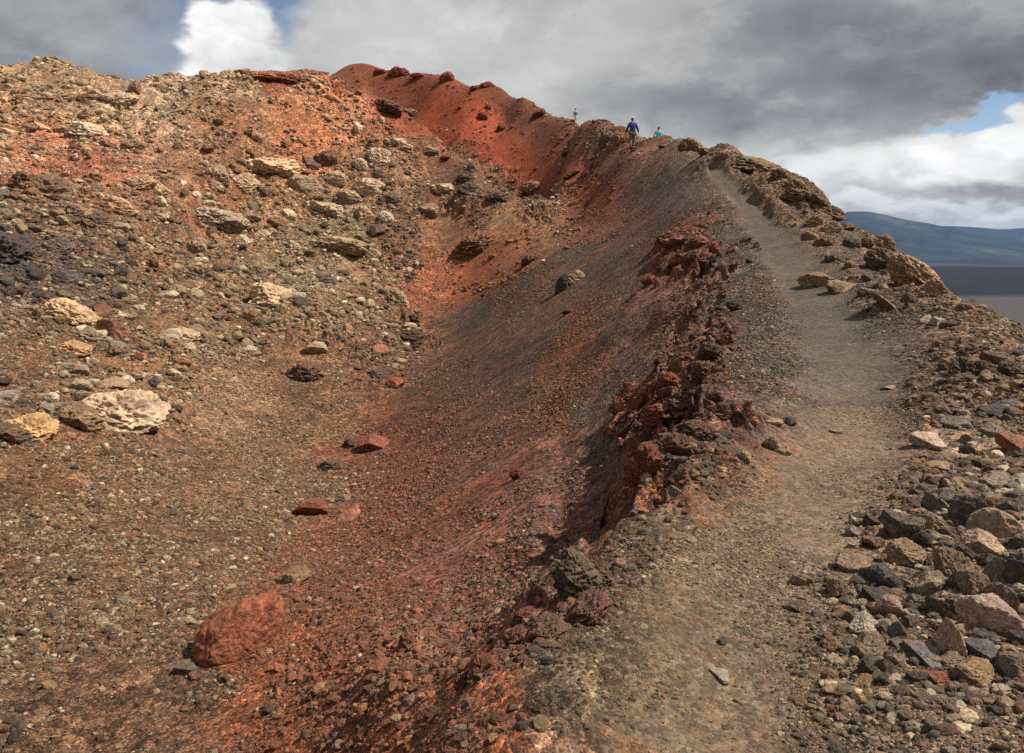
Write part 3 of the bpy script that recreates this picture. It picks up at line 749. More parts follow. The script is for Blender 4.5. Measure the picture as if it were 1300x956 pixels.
 (730,218,22,6,'cln',(92,58,46),'narrow dark ledge in the red slope below the hollowed rock',-25),
 (340,97,40,11,'cln',(142,88,64),'dark reddish outcrop on the left hill crest',0,'crag'),
 (368,98,34,12,'cln',(110,66,50),'reddish brown overhang right of the hill crest outcrop',5,'crag'),
 (312,92,22,9,'crg',(150,120,82),'pale rock capping the left end of the hill crest outcrop',0),
 (395,98,26,8,'crg',(160,134,98),'pale low rock ending the hill crest outcrop',8),
 (172,112,10,14,'cln',(118,62,46),'upright red rock below the hill crest notch',10),
 # rubble right of the path
 (1150,667,58,44,'ang',(84,76,66),'large black and brown boulder leading the rubble heap',10,'boulder'),
 (1168,684,24,26,'ang',(60,58,56),'black wedge joined to the lower right of the large black boulder',0),
 (1224,652,44,40,'ang',(90,82,74),'large grey faceted boulder at the upper right of the rubble',0,'boulder'),
 (1184,668,34,26,'ang',(172,138,110),'pinkish tan block between the two large dark boulders',0),
 (1190,640,34,24,'ang',(118,104,92),'grey brown block behind the pinkish tan one',0),
 (1208,630,28,22,'ang',(86,82,80),'grey block left of the large faceted boulder',0),
 (1262,672,46,40,'rnd',(158,132,108),'big pale boulder at the right of the rubble',15,'boulder'),
 (1240,692,44,34,'rnd',(186,154,126),'bright pinkish white boulder in the right of the rubble',0,'boulder'),
 (1254,714,24,22,'rnd',(72,68,66),'round charcoal stone in front of the bright pinkish boulder',0),
 (1268,728,28,36,'ang',(142,118,94),'tall tan stone right of the round charcoal stone',20),
 (1292,728,36,44,'ang',(70,68,66),'dark grey block cut by the right edge of the photo',0,'boulder'),
 (1220,706,36,22,'ang',(78,74,70),'long dark prism lying slantwise mid rubble',35),
 (1206,726,36,50,'crg',(142,114,82),'tall rough tan boulder in mid rubble',-15,'boulder'),
 (1232,742,34,30,'rnd',(136,112,88),'rounded brown grey stone right of the tall tan boulder',0),
 (1262,762,30,44,'rnd',(120,102,84),'upright brown stone near the lower right edge',15),
 (1216,770,36,26,'ang',(132,108,84),'brown block below the tall rough tan boulder',0),
 (1256,788,62,42,'rnd',(182,150,130),'biggest pinkish boulder low in the rubble',8,'boulder'),
 (1206,816,36,48,'ang',(186,150,122),'pale split block with a flat lit face low in the rubble',10,'boulder'),
 (1168,820,34,24,'ang',(170,122,82),'orange brown block left of the pale split block',0),
 (1176,836,38,20,'ang',(128,120,120),'bluish grey flat rock under the orange brown block',10),
 (1126,772,34,34,'ang',(182,142,122),'pinkish rounded block in the left part of the rubble',-20,'boulder'),
 (1106,824,34,34,'ang',(146,122,92),'tan block standing alone at the lower left of the rubble',0,'boulder'),
 (1174,740,40,34,'ang',(146,124,98),'tan grey block in the centre of the rubble',-30,'boulder'),
 (1144,706,40,28,'crg',(156,126,90),'yellowish rough block left of centre in the rubble',0,'boulder'),
 (1108,728,30,32,'ang',(96,94,92),'grey pointed slab at the left edge of the rubble',15),
 (1080,714,42,26,'ang',(142,116,92),'brown block at the upper left edge of the rubble',0),
 (1062,750,28,26,'rnd',(138,112,86),'brown rounded stone low on the left edge of the rubble',0),
 (1132,740,26,22,'ang',(70,68,66),'black stone right of the grey pointed slab',0),
 (1114,760,30,20,'ang',(68,66,64),'black flat stone above the pinkish rounded block',10),
 (1196,772,30,30,'ang',(98,92,86),'grey angular stone left of the brown block',-20),
 (1190,862,30,18,'ang',(158,72,54),'bright red brown stone at the very bottom of the rubble',10),
 (1216,858,26,22,'ang',(112,96,78),'brown grey stone right of the bright red brown one',30),
 (1240,856,34,28,'ang',(178,138,84),'yellow block at the bottom right of the rubble',0),
 (1248,828,34,26,'ang',(92,92,96),'blue grey block above the yellow one',0),
 (1288,850,34,26,'rnd',(128,110,86),'brown stone in the bottom right corner',0),
 (1288,640,28,26,'ang',(100,92,84),'grey stone at the right edge above the big pale boulder',0),
 (1080,675,18,16,'rnd',(142,134,126),'round light grey stone at the path edge of the rubble',0),
 (1014,736,26,18,'ang',(176,150,124),'pale wedge alone on the bare path side',15),
 (1012,768,26,16,'ang',(116,98,78),'brown stone with dark edge below the pale wedge',0),
 (915,859,24,13,'ang',(186,172,146),'white flat chip at the bottom of the path',5),
 (918,814,11,12,'ang',(98,94,92),'small blue grey pebble on the path above the white chip',30),
 (878,684,15,11,'ang',(186,168,124),'cream pebble on the path beside the gravel rim',0),
 (1180,559,34,20,'ang',(206,174,148),'bright white pink rock right of the path',5,'boulder'),
 (1210,534,30,18,'ang',(110,102,94),'grey block above the bright white pink rock',0),
 (1263,520,26,18,'ang',(80,76,74),'dark block on the outer edge above the reddish slab',0),
 (1290,563,34,20,'ang',(156,90,66),'reddish brown slab at the right edge',15,'boulder'),
 (1262,548,26,18,'ang',(128,116,102),'grey tan block left of the reddish brown slab',0),
 (1232,557,20,18,'ang',(126,114,102),'grey cube between the white pink rock and the reddish slab',0),
 (1268,612,30,16,'ang',(146,130,108),'pale flat stone at the top of the rubble on the right',0),
 (980,560,22,26,'ang',(176,156,124),'tall pale stone on the rim edge beside the path',0,'boulder'),
 (991,573,20,9,'ang',(196,168,126),'flat cream stone in front of the tall pale one',15),
 (982,534,20,11,'ang',(186,148,96),'yellow stone left of a dark one on the rim edge',0),
 (1002,535,16,12,'rnd',(76,74,74),'dark blue grey stone beside the yellow one on the rim edge',0),
 (944,578,20,19,'ang',(192,160,114),'cream block with shadow on the rim edge',0),
 (914,595,22,13,'ang',(206,166,100),'bright yellow tan stone lowest on the rim edge',5),
 (858,622,18,11,'ang',(140,136,130),'grey white stone near the gravel rim below the yellow tan one',0),
 (808,648,14,12,'ang',(136,132,126),'light grey chip beside an orange pebble on the rim',0),
 (817,648,14,9,'ang',(190,120,52),'orange pebble beside the light grey chip on the rim',0),
 (1063,546,18,12,'ang',(170,142,112),'small tan stone in the middle of the path',0),
 (1130,491,14,6,'ang',(196,166,130),'thin pale flake on the path',0),
]
for t in HAND:
    u, v, w, h, k, rgb, lab, tilt = t[:8]
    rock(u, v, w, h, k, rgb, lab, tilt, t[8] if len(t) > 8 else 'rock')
print('hand rocks', len(HAND))
n_fill = 292 - len(HAND)
FILL = [ # region (polygon box), share, size range, kinds, palettes, label, group
 (((1050,650),(1300,870)), .46, (16,34), 'ang', ['grey','grey','tan','pale'], '%s angular stone in the rubble heap right of the path', 'stones of the rubble heap'),
 (((1150,560),(1300,660)), .16, (11,22), 'ang', ['grey','tan'], '%s stone on the outer rim above the rubble heap', 'stones above the rubble heap'),
 (((250,190),(500,330)), .22, (12,26), 'crg', ['pale','pale','grey'], '%s crusty rock among the pale rocks of the upper hillside', 'crusty rocks of the upper hillside'),
 (((1020,250),(1200,400)), .16, (10,22), 'crg', ['tan','grey'], '%s rough rock on the stony bank between path and skyline', 'rough rocks of the stony bank'),
]
CN = {'grey': 'grey', 'tan': 'tan', 'pale': 'pale', 'rust': 'rust red'}
for (b, share, sr, kd, pals, lab, grp) in FILL:
    need = int(round(n_fill * share)); tries = 0
    while need > 0 and tries < 4000:
        tries += 1
        u = random.uniform(b[0][0], b[1][0]); v = random.uniform(b[0][1], b[1][1]); w = random.uniform(*sr)
        if b[0][0] == 1050 and u < 1050 + (v - 650) * .12 + 20: continue
        if kd == 'crg' and b[0][0] == 1020 and abs((v - 250) - (u - 1020) * .75 - 15) > 38: continue
        if any(abs(u - q[0]) < (w + q[2]) * .42 and abs(v - q[1]) < (w + q[2]) * .36 for q in BAGS): continue
        pk = random.choice(pals); c = random.choice(PAL[pk])
        if rock(u, v, w, w * random.uniform(.6, .9), kd, c, lab % CN[pk], random.uniform(-35, 35), 'rock', grp + ', ' + CN[pk]): need -= 1

# ------------------------------------------------------------------ people
def skin(name, verts, edges, radii, mat, parent=None, sub=2, root=0, **props):
    me = bpy.data.meshes.new(name); me.from_pydata([tuple(q) for q in verts], edges, []); me.update()
    o = bpy.data.objects.new(name, me); C.objects.link(o)
    m_ = o.modifiers.new('skin', 'SKIN'); m_.use_smooth_shade = True
    if not me.skin_vertices: me.attributes.new('skin_vertices_tmp', 'FLOAT', 'POINT')
    bpy.context.view_layer.objects.active = o
    for q, r in zip(me.skin_vertices[0].data, radii): q.radius = (r, r) if not isinstance(r, tuple) else r
    me.skin_vertices[0].data[root].use_root = True
    s_ = o.modifiers.new('sub', 'SUBSURF'); s_.levels = sub; s_.render_levels = sub
    dg = bpy.context.evaluated_depsgraph_get(); dg.update()
    nm = bpy.data.meshes.new_from_object(o.evaluated_get(dg)); o.modifiers.clear(); o.data = nm; nm.name = name
    nm.materials.clear(); nm.materials.append(mat)
    for p in nm.polygons: p.use_smooth = True
    if parent: o.parent = parent
    for k_, v_ in props.items(): o[k_] = v_
    return o
M_SKIN = plain_mat('skin', (196,146,118), .6)
def person(loc, yaw, height, top, legs, hair, label, cap=None, long_sleeve=True, stride=.12, arms=.18, shorts=False, pack=None):
    """standing or walking figure facing local +Y"""
    k = height / 1.75
    e = bpy.data.objects.new('person', None)
    J = dict(pel=(0,0,.93), sp=(0,-.01,1.12), ch=(0,-.01,1.30), nk=(0,.0,1.47), hb=(0,.012,1.545), ht=(0,.02,1.655))
    V = [J[n_] for n_ in ('pel','sp','ch','nk','hb','ht')]; E = [(0,1),(1,2),(2,3),(3,4),(4,5)]
    R_ = [(.15,.11),(.135,.10),(.155,.11),.055,(.075,.09),(.078,.095)]
    def chain(start, ps, rs):
        a = start
        for p_, r_ in zip(ps, rs):
            V.append(p_); R_.append(r_); E.append((a, len(V) - 1)); a = len(V) - 1
        return a
    chain(4, [(0,.105,1.59)], [.018])                                  # nose
    for s in (-1, 1):
        chain(4, [(s*.085,.0,1.60)], [.02])                            # ear
        y0 = s * stride
        chain(0, [(s*.095,y0*.15,.86),(s*.10,y0*.55+.03,.49),(s*.10,y0-.02 + (-.05 if s*stride<0 else 0),.085),(s*.115,y0+.10,.035)], [.088,.06,.042,.036])
        ya = -s * stride * .8
        w_ = chain(2, [(s*.17,-.01,1.40),(s*(.21+arms*.25),ya*.4-.02,1.14),(s*(.21+arms*.45),ya+.06,.90)], [.062,.042,.03])
        hand = chain(w_, [(s*(.215+arms*.5),ya+.08,.83)], [(.018,.035)])
        for i_, (fx, ln) in enumerate(((-.026,.075),(-.009,.085),(.009,.08),(.026,.065))):
            b_ = V[hand]; chain(hand, [(b_[0],b_[1]+fx,b_[2]-.045),(b_[0]-s*.012,b_[1]+fx,b_[2]-.045-ln*.6)], [.0085,.0075])
        b_ = V[hand]; chain(hand, [(b_[0]-s*.01,b_[1]+.045,b_[2]+.0),(b_[0]-s*.02,b_[1]+.06,b_[2]-.03)], [.010,.008])
    sc_k = lambda L_: [tuple(np.array(q) * k) for q in L_]
    rk = lambda L_: [tuple(np.array(q) * k) if isinstance(q, tuple) else q * k for q in L_]
    body = skin('person', sc_k(V), E, rk(R_), M_SKIN, None, 2, 0, label=label, category='person')
    bpy.data.objects.remove(e)
    # clothing
    Vt = [(0,-.005,.87),(0,-.01,1.12),(0,-.01,1.31),(0,-.01,1.44)]; Et = [(0,1),(1,2),(2,3)]; Rt = [(.185,.145),(.18,.145),(.215,.165),.10]
    for s in (-1, 1):
        ya = -s * stride * .8
        i0 = len(Vt)
        if long_sleeve:
            Vt += [(s*.175,-.01,1.405),(s*(.212+arms*.25),ya*.4-.02,1.14),(s*(.212+arms*.45),ya+.055,.91)]; Rt += [.095,.07,.052]; Et += [(2,i0),(i0,i0+1),(i0+1,i0+2)]
        else:
            Vt += [(s*.165,-.01,1.40)]; Rt += [.10]; Et += [(2,i0)]
    skin('jacket' if long_sleeve else 'top', sc_k(Vt), Et, rk(Rt), top, body)
    Vl = [(0,0,.97)]; El = []; Rl = [(.185,.145)]
    for s in (-1, 1):
        y0 = s * stride; i0 = len(Vl)
        Vl += [(s*.097,y0*.15,.86),(s*.102,y0*.55+.028,.50)]; Rl += [.118,.084]; El += [(0,i0),(i0,i0+1)]
        if not shorts:
            Vl += [(s*.102,y0-.02 + (-.05 if s*stride<0 else 0),.10)]; Rl += [.062]; El += [(i0+1,i0+2)]
        skin('shoe', sc_k([(s*.10,y0-.05+(-.05 if s*stride<0 else 0),.05),(s*.108,y0+.04,.045),(s*.116,y0+.15,.035)]), [(0,1),(1,2)], rk([.05,.05,.04]), M_SHOE, body)
    skin('shorts' if shorts else 'trousers', sc_k(Vl), El, rk(Rl), legs, body)
    skin('hair', sc_k([(0,-.03,1.56),(0,-.015,1.64),(0,.01,1.70)]), [(0,1),(1,2)], rk([.075,.11,.085]), hair, body)
    if cap:
        skin('cap', sc_k([(0,-.01,1.67),(0,.01,1.74)]), [(0,1)], rk([.145,.12]), cap, body)
    if pack:
        skin('backpack', sc_k([(0,-.19,1.05),(0,-.20,1.22),(0,-.17,1.38)]), [(0,1),(1,2)], rk([(.15,.09),(.15,.10),(.12,.06)]), pack, body)
    body.location = loc; body.rotation_euler = (0, 0, yaw)
    return body
M_SHOE = plain_mat('shoes', (50,44,40)); M_BLUE = plain_mat('blue jacket', (44,62,128)); M_OLIVE = plain_mat('olive trousers', (98,92,74))
M_CAP = plain_mat('pale cap', (250,244,228)); M_DHAIR = plain_mat('dark hair', (40,32,30)); M_WHITE = plain_mat('white cloth', (235,225,215))
M_CYAN = plain_mat('turquoise cloth', (40,206,206)); M_TEAL = plain_mat('blue shirt', (20,120,165)); M_BHAIR = plain_mat('brown hair', (110,84,68)); M_NAVY = plain_mat('navy cloth', (36,38,60))
def stand(u, v, D=None):
    if D is None: return hit(u, v)
    a, t = ray(u, v); az_ = math.atan(a); r = D * math.hypot(a, 1)
    z = float(sample(Z, np.array([az_]), np.array([math.log(r)]))[0])
    return np.array([a * D, D, z])
p = hit(802, 188.5)
print('man at', p)
person(tuple(p), -math.atan2(p[0], p[1]) + .15, 35 / 900 * float(p[1]) * 1.02, M_BLUE, M_OLIVE, M_BHAIR, 'person in blue jacket and olive trousers walking up the path with a pale cap', cap=M_CAP, arms=.35, stride=.10)
p2 = stand(809, 0, float(p[1]) + 3.0)
zt = ray(809, 153.5)[1] * p2[1]; h2 = float(np.clip(zt - p2[2], 1.5, 1.85)); p2[2] = min(p2[2], zt - h2)
print('second', p2, h2)
person(tuple(p2), -.2, h2, M_WHITE, M_NAVY, M_DHAIR, 'person in white shirt mostly hidden behind the walker in blue', long_sleeve=False)
p3 = stand(843, 0, 54.0); zt = ray(843, 160.5)[1] * 54; print('woman', p3, zt - p3[2])
p3[2] = min(p3[2], zt - 1.5) if zt - p3[2] < 1.5 else p3[2]
person(tuple(p3), -.2, float(np.clip(zt - p3[2], 1.5, 1.85)), M_CYAN, M_WHITE, M_DHAIR, 'dark haired person in turquoise sleeveless top half hidden behind the ridge', long_sleeve=False, arms=.5, pack=None)
p4 = hit(730.5, 158) ; print('boy', p4)
if p4 is None or p4[1] > 100: p4 = stand(730.5, 0, 82.0)
person(tuple(p4), .5, 1.70, M_TEAL, M_WHITE, M_BHAIR, 'distant person in blue shirt and white shorts on the far rim', long_sleeve=False, shorts=True, stride=.08)
#ENDHEROES#

# ------------------------------------------------------------------ plain and mountains far below
def far_mesh(nm, a0, a1, r0, r1, na_, nr_, hf, mat, kind='structure'):
    a = np.linspace(a0, a1, na_); l = np.linspace(math.log(r0), math.log(r1), nr_)
    A_, L_ = np.meshgrid(a, l, indexing='ij'); R_ = np.exp(L_)
    x = np.sin(A_) * R_; y = np.cos(A_) * R_; z = hf(x, y, A_, R_)
    ix = np.arange(na_ * nr_, dtype=np.int32).reshape(na_, nr_)
    q = np.stack([ix[:-1, :-1], ix[:-1, 1:], ix[1:, 1:], ix[1:, :-1]], -1).reshape(-1, 4)
    return link(nm, raw_mesh(nm, np.stack([x, y, z], -1).reshape(-1, 3), q, True, None, None, mat), kind=kind)
m, nt, bs = new_mat('cloud shaded plain'); bs.inputs['Roughness'].default_value = 1; bs.inputs['Specular IOR Level'].default_value = .05
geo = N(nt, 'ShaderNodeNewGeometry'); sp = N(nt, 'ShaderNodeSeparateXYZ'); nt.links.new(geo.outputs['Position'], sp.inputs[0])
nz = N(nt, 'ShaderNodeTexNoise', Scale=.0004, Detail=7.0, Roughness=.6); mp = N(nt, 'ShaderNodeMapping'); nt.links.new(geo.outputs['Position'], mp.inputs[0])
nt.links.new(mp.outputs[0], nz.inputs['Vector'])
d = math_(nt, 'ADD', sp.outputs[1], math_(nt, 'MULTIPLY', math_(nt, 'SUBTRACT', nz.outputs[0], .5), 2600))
c = ramp(nt, math_(nt, 'DIVIDE', d, 30000), [(.0, (.055, .047, .042)), (.262, (.055, .047, .042)), (.285, (.011, .009, .011)), (.50, (.010, .008, .011)), (.54, (.05, .043, .038)), (.565, (.02, .02, .022)), (.59, (.09, .08, .065)), (.62, (.04, .04, .038)), (.68, (.014, .022, .024))])  # the very dark middle band is cloud shadow painted into the ground colour
nt.links.new(c, bs.inputs['Base Color']); SHADED_PLAIN = m
far_mesh('plain', -math.pi, math.pi, 900, 46000, 240, 60, lambda x, y, A, R: np.full(x.shape, -800.0) + fbm(x * .0004, y * .0004, o=4) * 6 - (R > 20000) * 2, SHADED_PLAIN)
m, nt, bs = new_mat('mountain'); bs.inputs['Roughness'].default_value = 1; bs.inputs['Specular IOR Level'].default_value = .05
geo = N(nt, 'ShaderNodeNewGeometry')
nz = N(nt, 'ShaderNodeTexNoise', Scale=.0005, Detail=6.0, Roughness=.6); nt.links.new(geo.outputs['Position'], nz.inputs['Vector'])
c = ramp(nt, nz.outputs[0], [(.35, (.014, .024, .038)), (.50, (.018, .030, .044)), (.60, (.026, .038, .042)), (.70, (.065, .07, .055)), (.80, (.03, .04, .045))])  # navy tones have cloud shade and distance blue painted into the hill colour
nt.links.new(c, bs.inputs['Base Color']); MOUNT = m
def px_el(u, v):
    a, t = ray(u, v); return math.atan(a), t / math.hypot(a, 1)
def ridge(prof, rc, w_near, w_far, base=-800, seedo=0, amp=.12):
    pa = [px_el(u, v) for u, v in prof]; aa = np.array([q[0] for q in pa]); tt = np.array([q[1] for q in pa])
    def hf(x, y, A, R):
        top = np.interp(A, aa, tt) * rc
        t = np.where(R < rc, (rc - R) / w_near, (R - rc) / w_far); t = np.clip(t, 0, 1)
        s = (1 - t)**1.5
        n_ = 1 - 2.4 * np.abs(fbm(x * .0003 + seedo, y * .0003, o=6, g=.55))
        return base - 5 + (top - base) * np.clip(s * (1 + amp * n_ * t * 6) , 0, 1.0) + n_ * 70 * np.clip(t * 4, .12, 1) * (s > .02)
    return hf
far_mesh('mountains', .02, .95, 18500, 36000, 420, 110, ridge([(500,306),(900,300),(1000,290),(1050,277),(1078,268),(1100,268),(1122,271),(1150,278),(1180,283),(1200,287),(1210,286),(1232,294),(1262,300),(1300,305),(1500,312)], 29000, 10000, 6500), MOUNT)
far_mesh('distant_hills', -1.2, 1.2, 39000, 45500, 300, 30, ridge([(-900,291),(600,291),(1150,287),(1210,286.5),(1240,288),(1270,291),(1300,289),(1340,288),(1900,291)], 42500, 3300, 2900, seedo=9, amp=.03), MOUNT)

# haze: the air between here and the far mountains
m = bpy.data.materials.new('haze'); m.use_nodes = True; nt = m.node_tree; nt.nodes.clear()
out = nt.nodes.new('ShaderNodeOutputMaterial'); pvn = nt.nodes.new('ShaderNodeVolumePrincipled')
pvn.inputs['Color'].default_value = (.36, .58, 1, 1); pvn.inputs['Density'].default_value = .55e-5; pvn.inputs['Anisotropy'].default_value = .2
nt.links.new(pvn.outputs[0], out.inputs['Volume'])
b = np.array([[x, y, z] for x in (-47000, 47000) for y in (-47000, 47000) for z in (-830, 1050)], float)
fb = np.array([[0,1,3,2],[4,6,7,5],[0,4,5,1],[2,3,7,6],[0,2,6,4],[1,5,7,3]])
link('haze', raw_mesh('haze', b, fb, False, None, None, m), kind='stuff')

# ------------------------------------------------------------------ sun, sky, clouds
SUN_EL = math.radians(54); SUN_AZ = math.radians(88)     # azimuth from +Y towards +X
sd = np.array([math.sin(SUN_AZ) * math.cos(SUN_EL), math.cos(SUN_AZ) * math.cos(SUN_EL), math.sin(SUN_EL)])
from mathutils import Vector
sl = bpy.data.lights.new('sun', 'SUN'); sl.energy = 5.0; sl.angle = math.radians(.53); sl.color = (1, .95, .87)
so = bpy.data.objects.new('sun', sl); C.objects.link(so); so.rotation_euler = Vector(-sd).to_track_quat('-Z', 'Y').to_euler()
w = bpy.data.worlds.new('World'); bpy.context.scene.world = w; w.use_nodes = True; nt = w.node_tree; L = nt.links
bg = nt.nodes['Background']; bg.inputs['Strength'].default_value = .62
sky = nt.nodes.new('ShaderNodeTexSky'); sky.sky_type = 'NISHITA'; sky.sun_disc = False; sky.sun_elevation = SUN_EL; sky.sun_rotation = SUN_AZ
sky.altitude = 1500; sky.air_density = 1; sky.dust_density = .6; sky.ozone_density = 1.6
skyc = mixc(nt, 1.0, sky.outputs[0], (.10, .10, .10), 'MULTIPLY')
tc = nt.nodes.new('ShaderNodeTexCoord').outputs['Generated']
sp = nt.nodes.new('ShaderNodeSeparateXYZ'); L.new(tc, sp.inputs[0])
dx, dy, dz = sp.outputs
azn = math_(nt, 'ARCTAN2', dx, dy); eln = math_(nt, 'ARCSINE', dz)
# cloud deck coordinates
inv = math_(nt, 'DIVIDE', 1.0, math_(nt, 'ADD', math_(nt, 'MAXIMUM', dz, 0), .16))
cmb = nt.nodes.new('ShaderNodeCombineXYZ'); L.new(math_(nt, 'MULTIPLY', dx, inv), cmb.inputs[0]); L.new(math_(nt, 'MULTIPLY', dy, inv), cmb.inputs[1])
cmb2 = nt.nodes.new('ShaderNodeCombineXYZ'); L.new(azn, cmb2.inputs[0]); L.new(math_(nt, 'MULTIPLY', eln, 1.9), cmb2.inputs[1])
def nz_(vec, scale, detail, rough_, dist=0.0, off=0):
    n_ = nt.nodes.new('ShaderNodeTexNoise'); n_.inputs['Scale'].default_value = scale; n_.inputs['Detail'].default_value = detail
    n_.inputs['Roughness'].default_value = rough_; n_.inputs['Distortion'].default_value = dist
    mp = nt.nodes.new('ShaderNodeMapping'); mp.inputs['Location'].default_value = (off, off * .7, off * .3); L.new(vec, mp.inputs[0]); L.new(mp.outputs[0], n_.inputs['Vector'])
    return n_.outputs[0]
nA = nz_(cmb.outputs[0], 1.2, 6, .48, .25, 3.1)
nB = nz_(cmb2.outputs[0], 5, 7, .5, .2, 1.7)
nC = nz_(cmb2.outputs[0], 20, 6, .55, .3, 5.2)
def sgn(s, k): return math_(nt, 'MULTIPLY', math_(nt, 'SUBTRACT', s, .5), k)
wa = math_(nt, 'ADD', azn, math_(nt, 'ADD', sgn(nB, .14), sgn(nC, .05)))
we = math_(nt, 'ADD', eln, math_(nt, 'ADD', sgn(nz_(cmb2.outputs[0], 6, 7, .55, .2, 9.3), .12), sgn(nz_(cmb2.outputs[0], 22, 5, .55, 0, 2.3), .04)))
def blob(u, v, ru, rv, soft=.5, tilt=0):
    a, t = ray(u, v); a0 = math.atan(a); e0 = math.atan(t / math.hypot(a, 1))
    da = math_(nt, 'SUBTRACT', wa, a0); de = math_(nt, 'SUBTRACT', we, e0)
    if tilt:
        c_, s_ = math.cos(math.radians(tilt)), math.sin(math.radians(tilt))
        da, de = math_(nt, 'ADD', math_(nt, 'MULTIPLY', da, c_), math_(nt, 'MULTIPLY', de, s_)), math_(nt, 'SUBTRACT', math_(nt, 'MULTIPLY', de, c_), math_(nt, 'MULTIPLY', da, s_))
    q = math_(nt, 'SQRT', math_(nt, 'ADD', math_(nt, 'POWER', math_(nt, 'ABSOLUTE', math_(nt, 'MULTIPLY', da, FPX / ru)), 2), math_(nt, 'POWER', math_(nt, 'ABSOLUTE', math_(nt, 'MULTIPLY', de, FPX / rv)), 2)))
    mr = nt.nodes.new('ShaderNodeMapRange'); mr.interpolation_type = 'SMOOTHSTEP'
    mr.inputs['From Min'].default_value = 1 - soft; mr.inputs['From Max'].default_value = 1 + soft; mr.inputs['To Min'].default_value = 1; mr.inputs['To Max'].default_value = 0
    L.new(q, mr.inputs[0]); return mr.outputs[0]
# cloud brightness (linear)
nD = nz_(cmb2.outputs[0], 11, 9, .6, .5, 12.4)
bil_ = math_(nt, 'SUBTRACT', 1.0, math_(nt, 'MULTIPLY', math_(nt, 'ABSOLUTE', math_(nt, 'SUBTRACT', nD, .5)), 5.0))
vb = nt.nodes.new('ShaderNodeTexVoronoi'); vb.feature = 'SMOOTH_F1'; vb.inputs['Scale'].default_value = 6.5; vb.inputs['Detail'].default_value = 4; vb.inputs['Roughness'].default_value = .6; vb.inputs['Smoothness'].default_value = .35; vb.normalize = True
wv = nt.nodes.new('ShaderNodeVectorMath'); wv.operation = 'ADD'; L.new(cmb2.outputs[0], wv.inputs[0])
wn = nt.nodes.new('ShaderNodeCombineXYZ'); L.new(sgn(nB, .07), wn.inputs[0]); L.new(sgn(nD, .07), wn.inputs[1]); L.new(wn.outputs[0], wv.inputs[1]); L.new(wv.outputs[0], vb.inputs['Vector'])
puff = math_(nt, 'SUBTRACT', .36, vb.outputs['Distance'])
def sstep(x_, a_, b_):
    mr = nt.nodes.new('ShaderNodeMapRange'); mr.interpolation_type = 'SMOOTHSTEP'
    mr.inputs['From Min'].default_value = a_; mr.inputs['From Max'].default_value = b_; L.new(x_, mr.inputs[0]); return mr.outputs[0]
def fmix(f, a_, b_):
    n_ = nt.nodes.new('ShaderNodeMix')
    for k_, q in ((0, f), (2, a_), (3, b_)):
        if isinstance(q, (int, float)): n_.inputs[k_].default_value = q
        else: L.new(q, n_.inputs[k_])
    return n_.outputs[0]
V_ = math_(nt, 'ADD', .43, math_(nt, 'ADD', sgn(nA, .42), sgn(nB, .22)))
V_ = math_(nt, 'ADD', V_, math_(nt, 'MULTIPLY', puff, .25))
for (scale_, off_, lo, hi, lev, shade, amt) in ((4.0, 21.0, .44, .66, .52, .7, .5), (7.5, 33.0, .47, .64, .56, .8, .42), (3.0, 47.0, .46, .74, .36, .4, .3), (13.0, 58.0, .50, .66, .54, .7, .28)):
    nn = nz_(wv.outputs[0], scale_, 9, .56, .0, off_)
    body = math_(nt, 'ADD', lev, math_(nt, 'ADD', sgn(nn, shade), math_(nt, 'MULTIPLY', puff, .5)))
    V_ = fmix(math_(nt, 'MULTIPLY', sstep(nn, lo, hi), amt), V_, body)
for (u, v, ru, rv, dv, soft) in [(90,40,210,90,-.17,.8),(560,40,190,70,.04,.8),(830,45,120,60,.08,.8),(1090,85,250,52,-.14,.9),(1250,60,220,60,-.12,.9),(940,15,170,30,-.08,.9),(800,130,90,30,-.08,.8),(460,20,120,40,.07,.8),(620,60,260,70,.07,.9),
        (880,215,130,40,.02,.8),(1010,165,80,22,-.10,.6),(1090,240,160,22,.06,.6),(1270,215,60,26,-.05,.4),(1235,178,75,36,.30,.3),(1275,160,40,26,.22,.3),(960,235,160,30,.12,.8),(1180,205,60,30,.12,.5),(1150,268,200,10,.22,.7),(1240,245,120,10,-.14,.6),(1050,215,130,14,.14,.7),(420,60,60,50,.05,.6)]:
    V_ = math_(nt, 'ADD', V_, math_(nt, 'MULTIPLY', blob(u, v, ru, rv, soft), dv))
cum = blob(304, 82, 62, 56, .16)
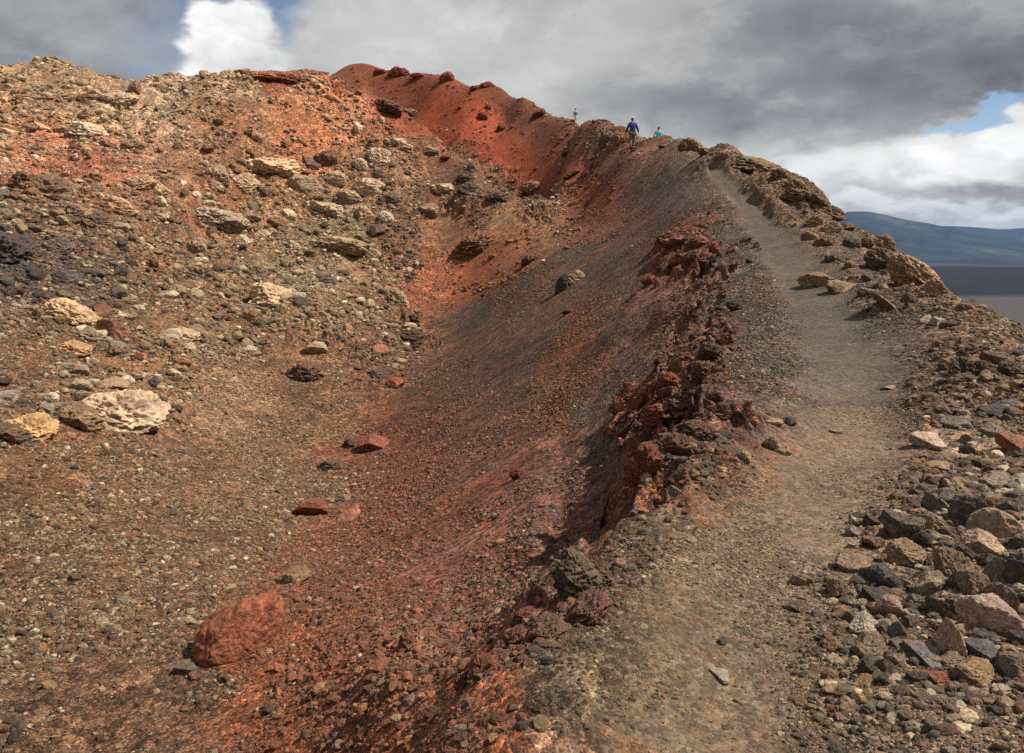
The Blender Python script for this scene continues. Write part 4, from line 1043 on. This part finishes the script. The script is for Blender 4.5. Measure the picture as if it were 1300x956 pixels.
cumV = math_(nt, 'SUBTRACT', math_(nt, 'ADD', math_(nt, 'ADD', .88, math_(nt, 'MULTIPLY', puff, 1.6)), math_(nt, 'ADD', sgn(nC, .5), sgn(nB, .5))), math_(nt, 'MULTIPLY', blob(345, 90, 50, 40, .8), .3))
V_ = mixc(nt, cum, V_, cumV)
s1 = nt.nodes.new('ShaderNodeSeparateColor'); L.new(V_, s1.inputs[0]); V_ = math_(nt, 'MAXIMUM', s1.outputs[0], .10)
tint = ramp(nt, V_, [(.0, (.90, .96, 1.10)), (.25, (.95, .98, 1.05)), (.45, (1.0, 1.0, .985)), (1, (1, 1, .99))])
cmbv = nt.nodes.new('ShaderNodeCombineColor'); [L.new(V_, cmbv.inputs[i]) for i in range(3)]
cloud = mixc(nt, 1.0, cmbv.outputs[0], tint, 'MULTIPLY')
hole = math_(nt, 'MAXIMUM', blob(296, 0, 74, 46, .3), math_(nt, 'MAXIMUM', blob(1215, 140, 48, 9, .4, 18), math_(nt, 'MULTIPLY', blob(215, 60, 50, 60, .7), .45)))
hole = math_(nt, 'MULTIPLY', hole, math_(nt, 'SUBTRACT', 1.0, cum))
back = math_(nt, 'MULTIPLY', hole, .95)
L.new(mixc(nt, back, cloud, skyc), bg.inputs['Color'])
w.cycles.sampling_method = 'NONE'

# ------------------------------------------------------------------ camera and view
cd = bpy.data.cameras.new('camera'); cam = bpy.data.objects.new('camera', cd); C.objects.link(cam)
cd.sensor_width = 36; cd.lens = FPX / 1300 * 36; cd.clip_start = .05; cd.clip_end = 200000
cam.location = (0, 0, 0); cam.rotation_euler = (math.pi / 2 - PITCH, 0, 0)
sc = bpy.context.scene; sc.camera = cam
sc.view_settings.view_transform = 'Standard'; sc.view_settings.look = 'None'; sc.view_settings.exposure = .68; sc.view_settings.gamma = 1
sc.render.resolution_x = 1024; sc.render.resolution_y = 753
sc.cycles.max_bounces = 4; sc.cycles.diffuse_bounces = 2; sc.cycles.volume_bounces = 0; sc.cycles.use_denoising = False; sc.cycles.use_adaptive_sampling = True; sc.cycles.adaptive_threshold = .02
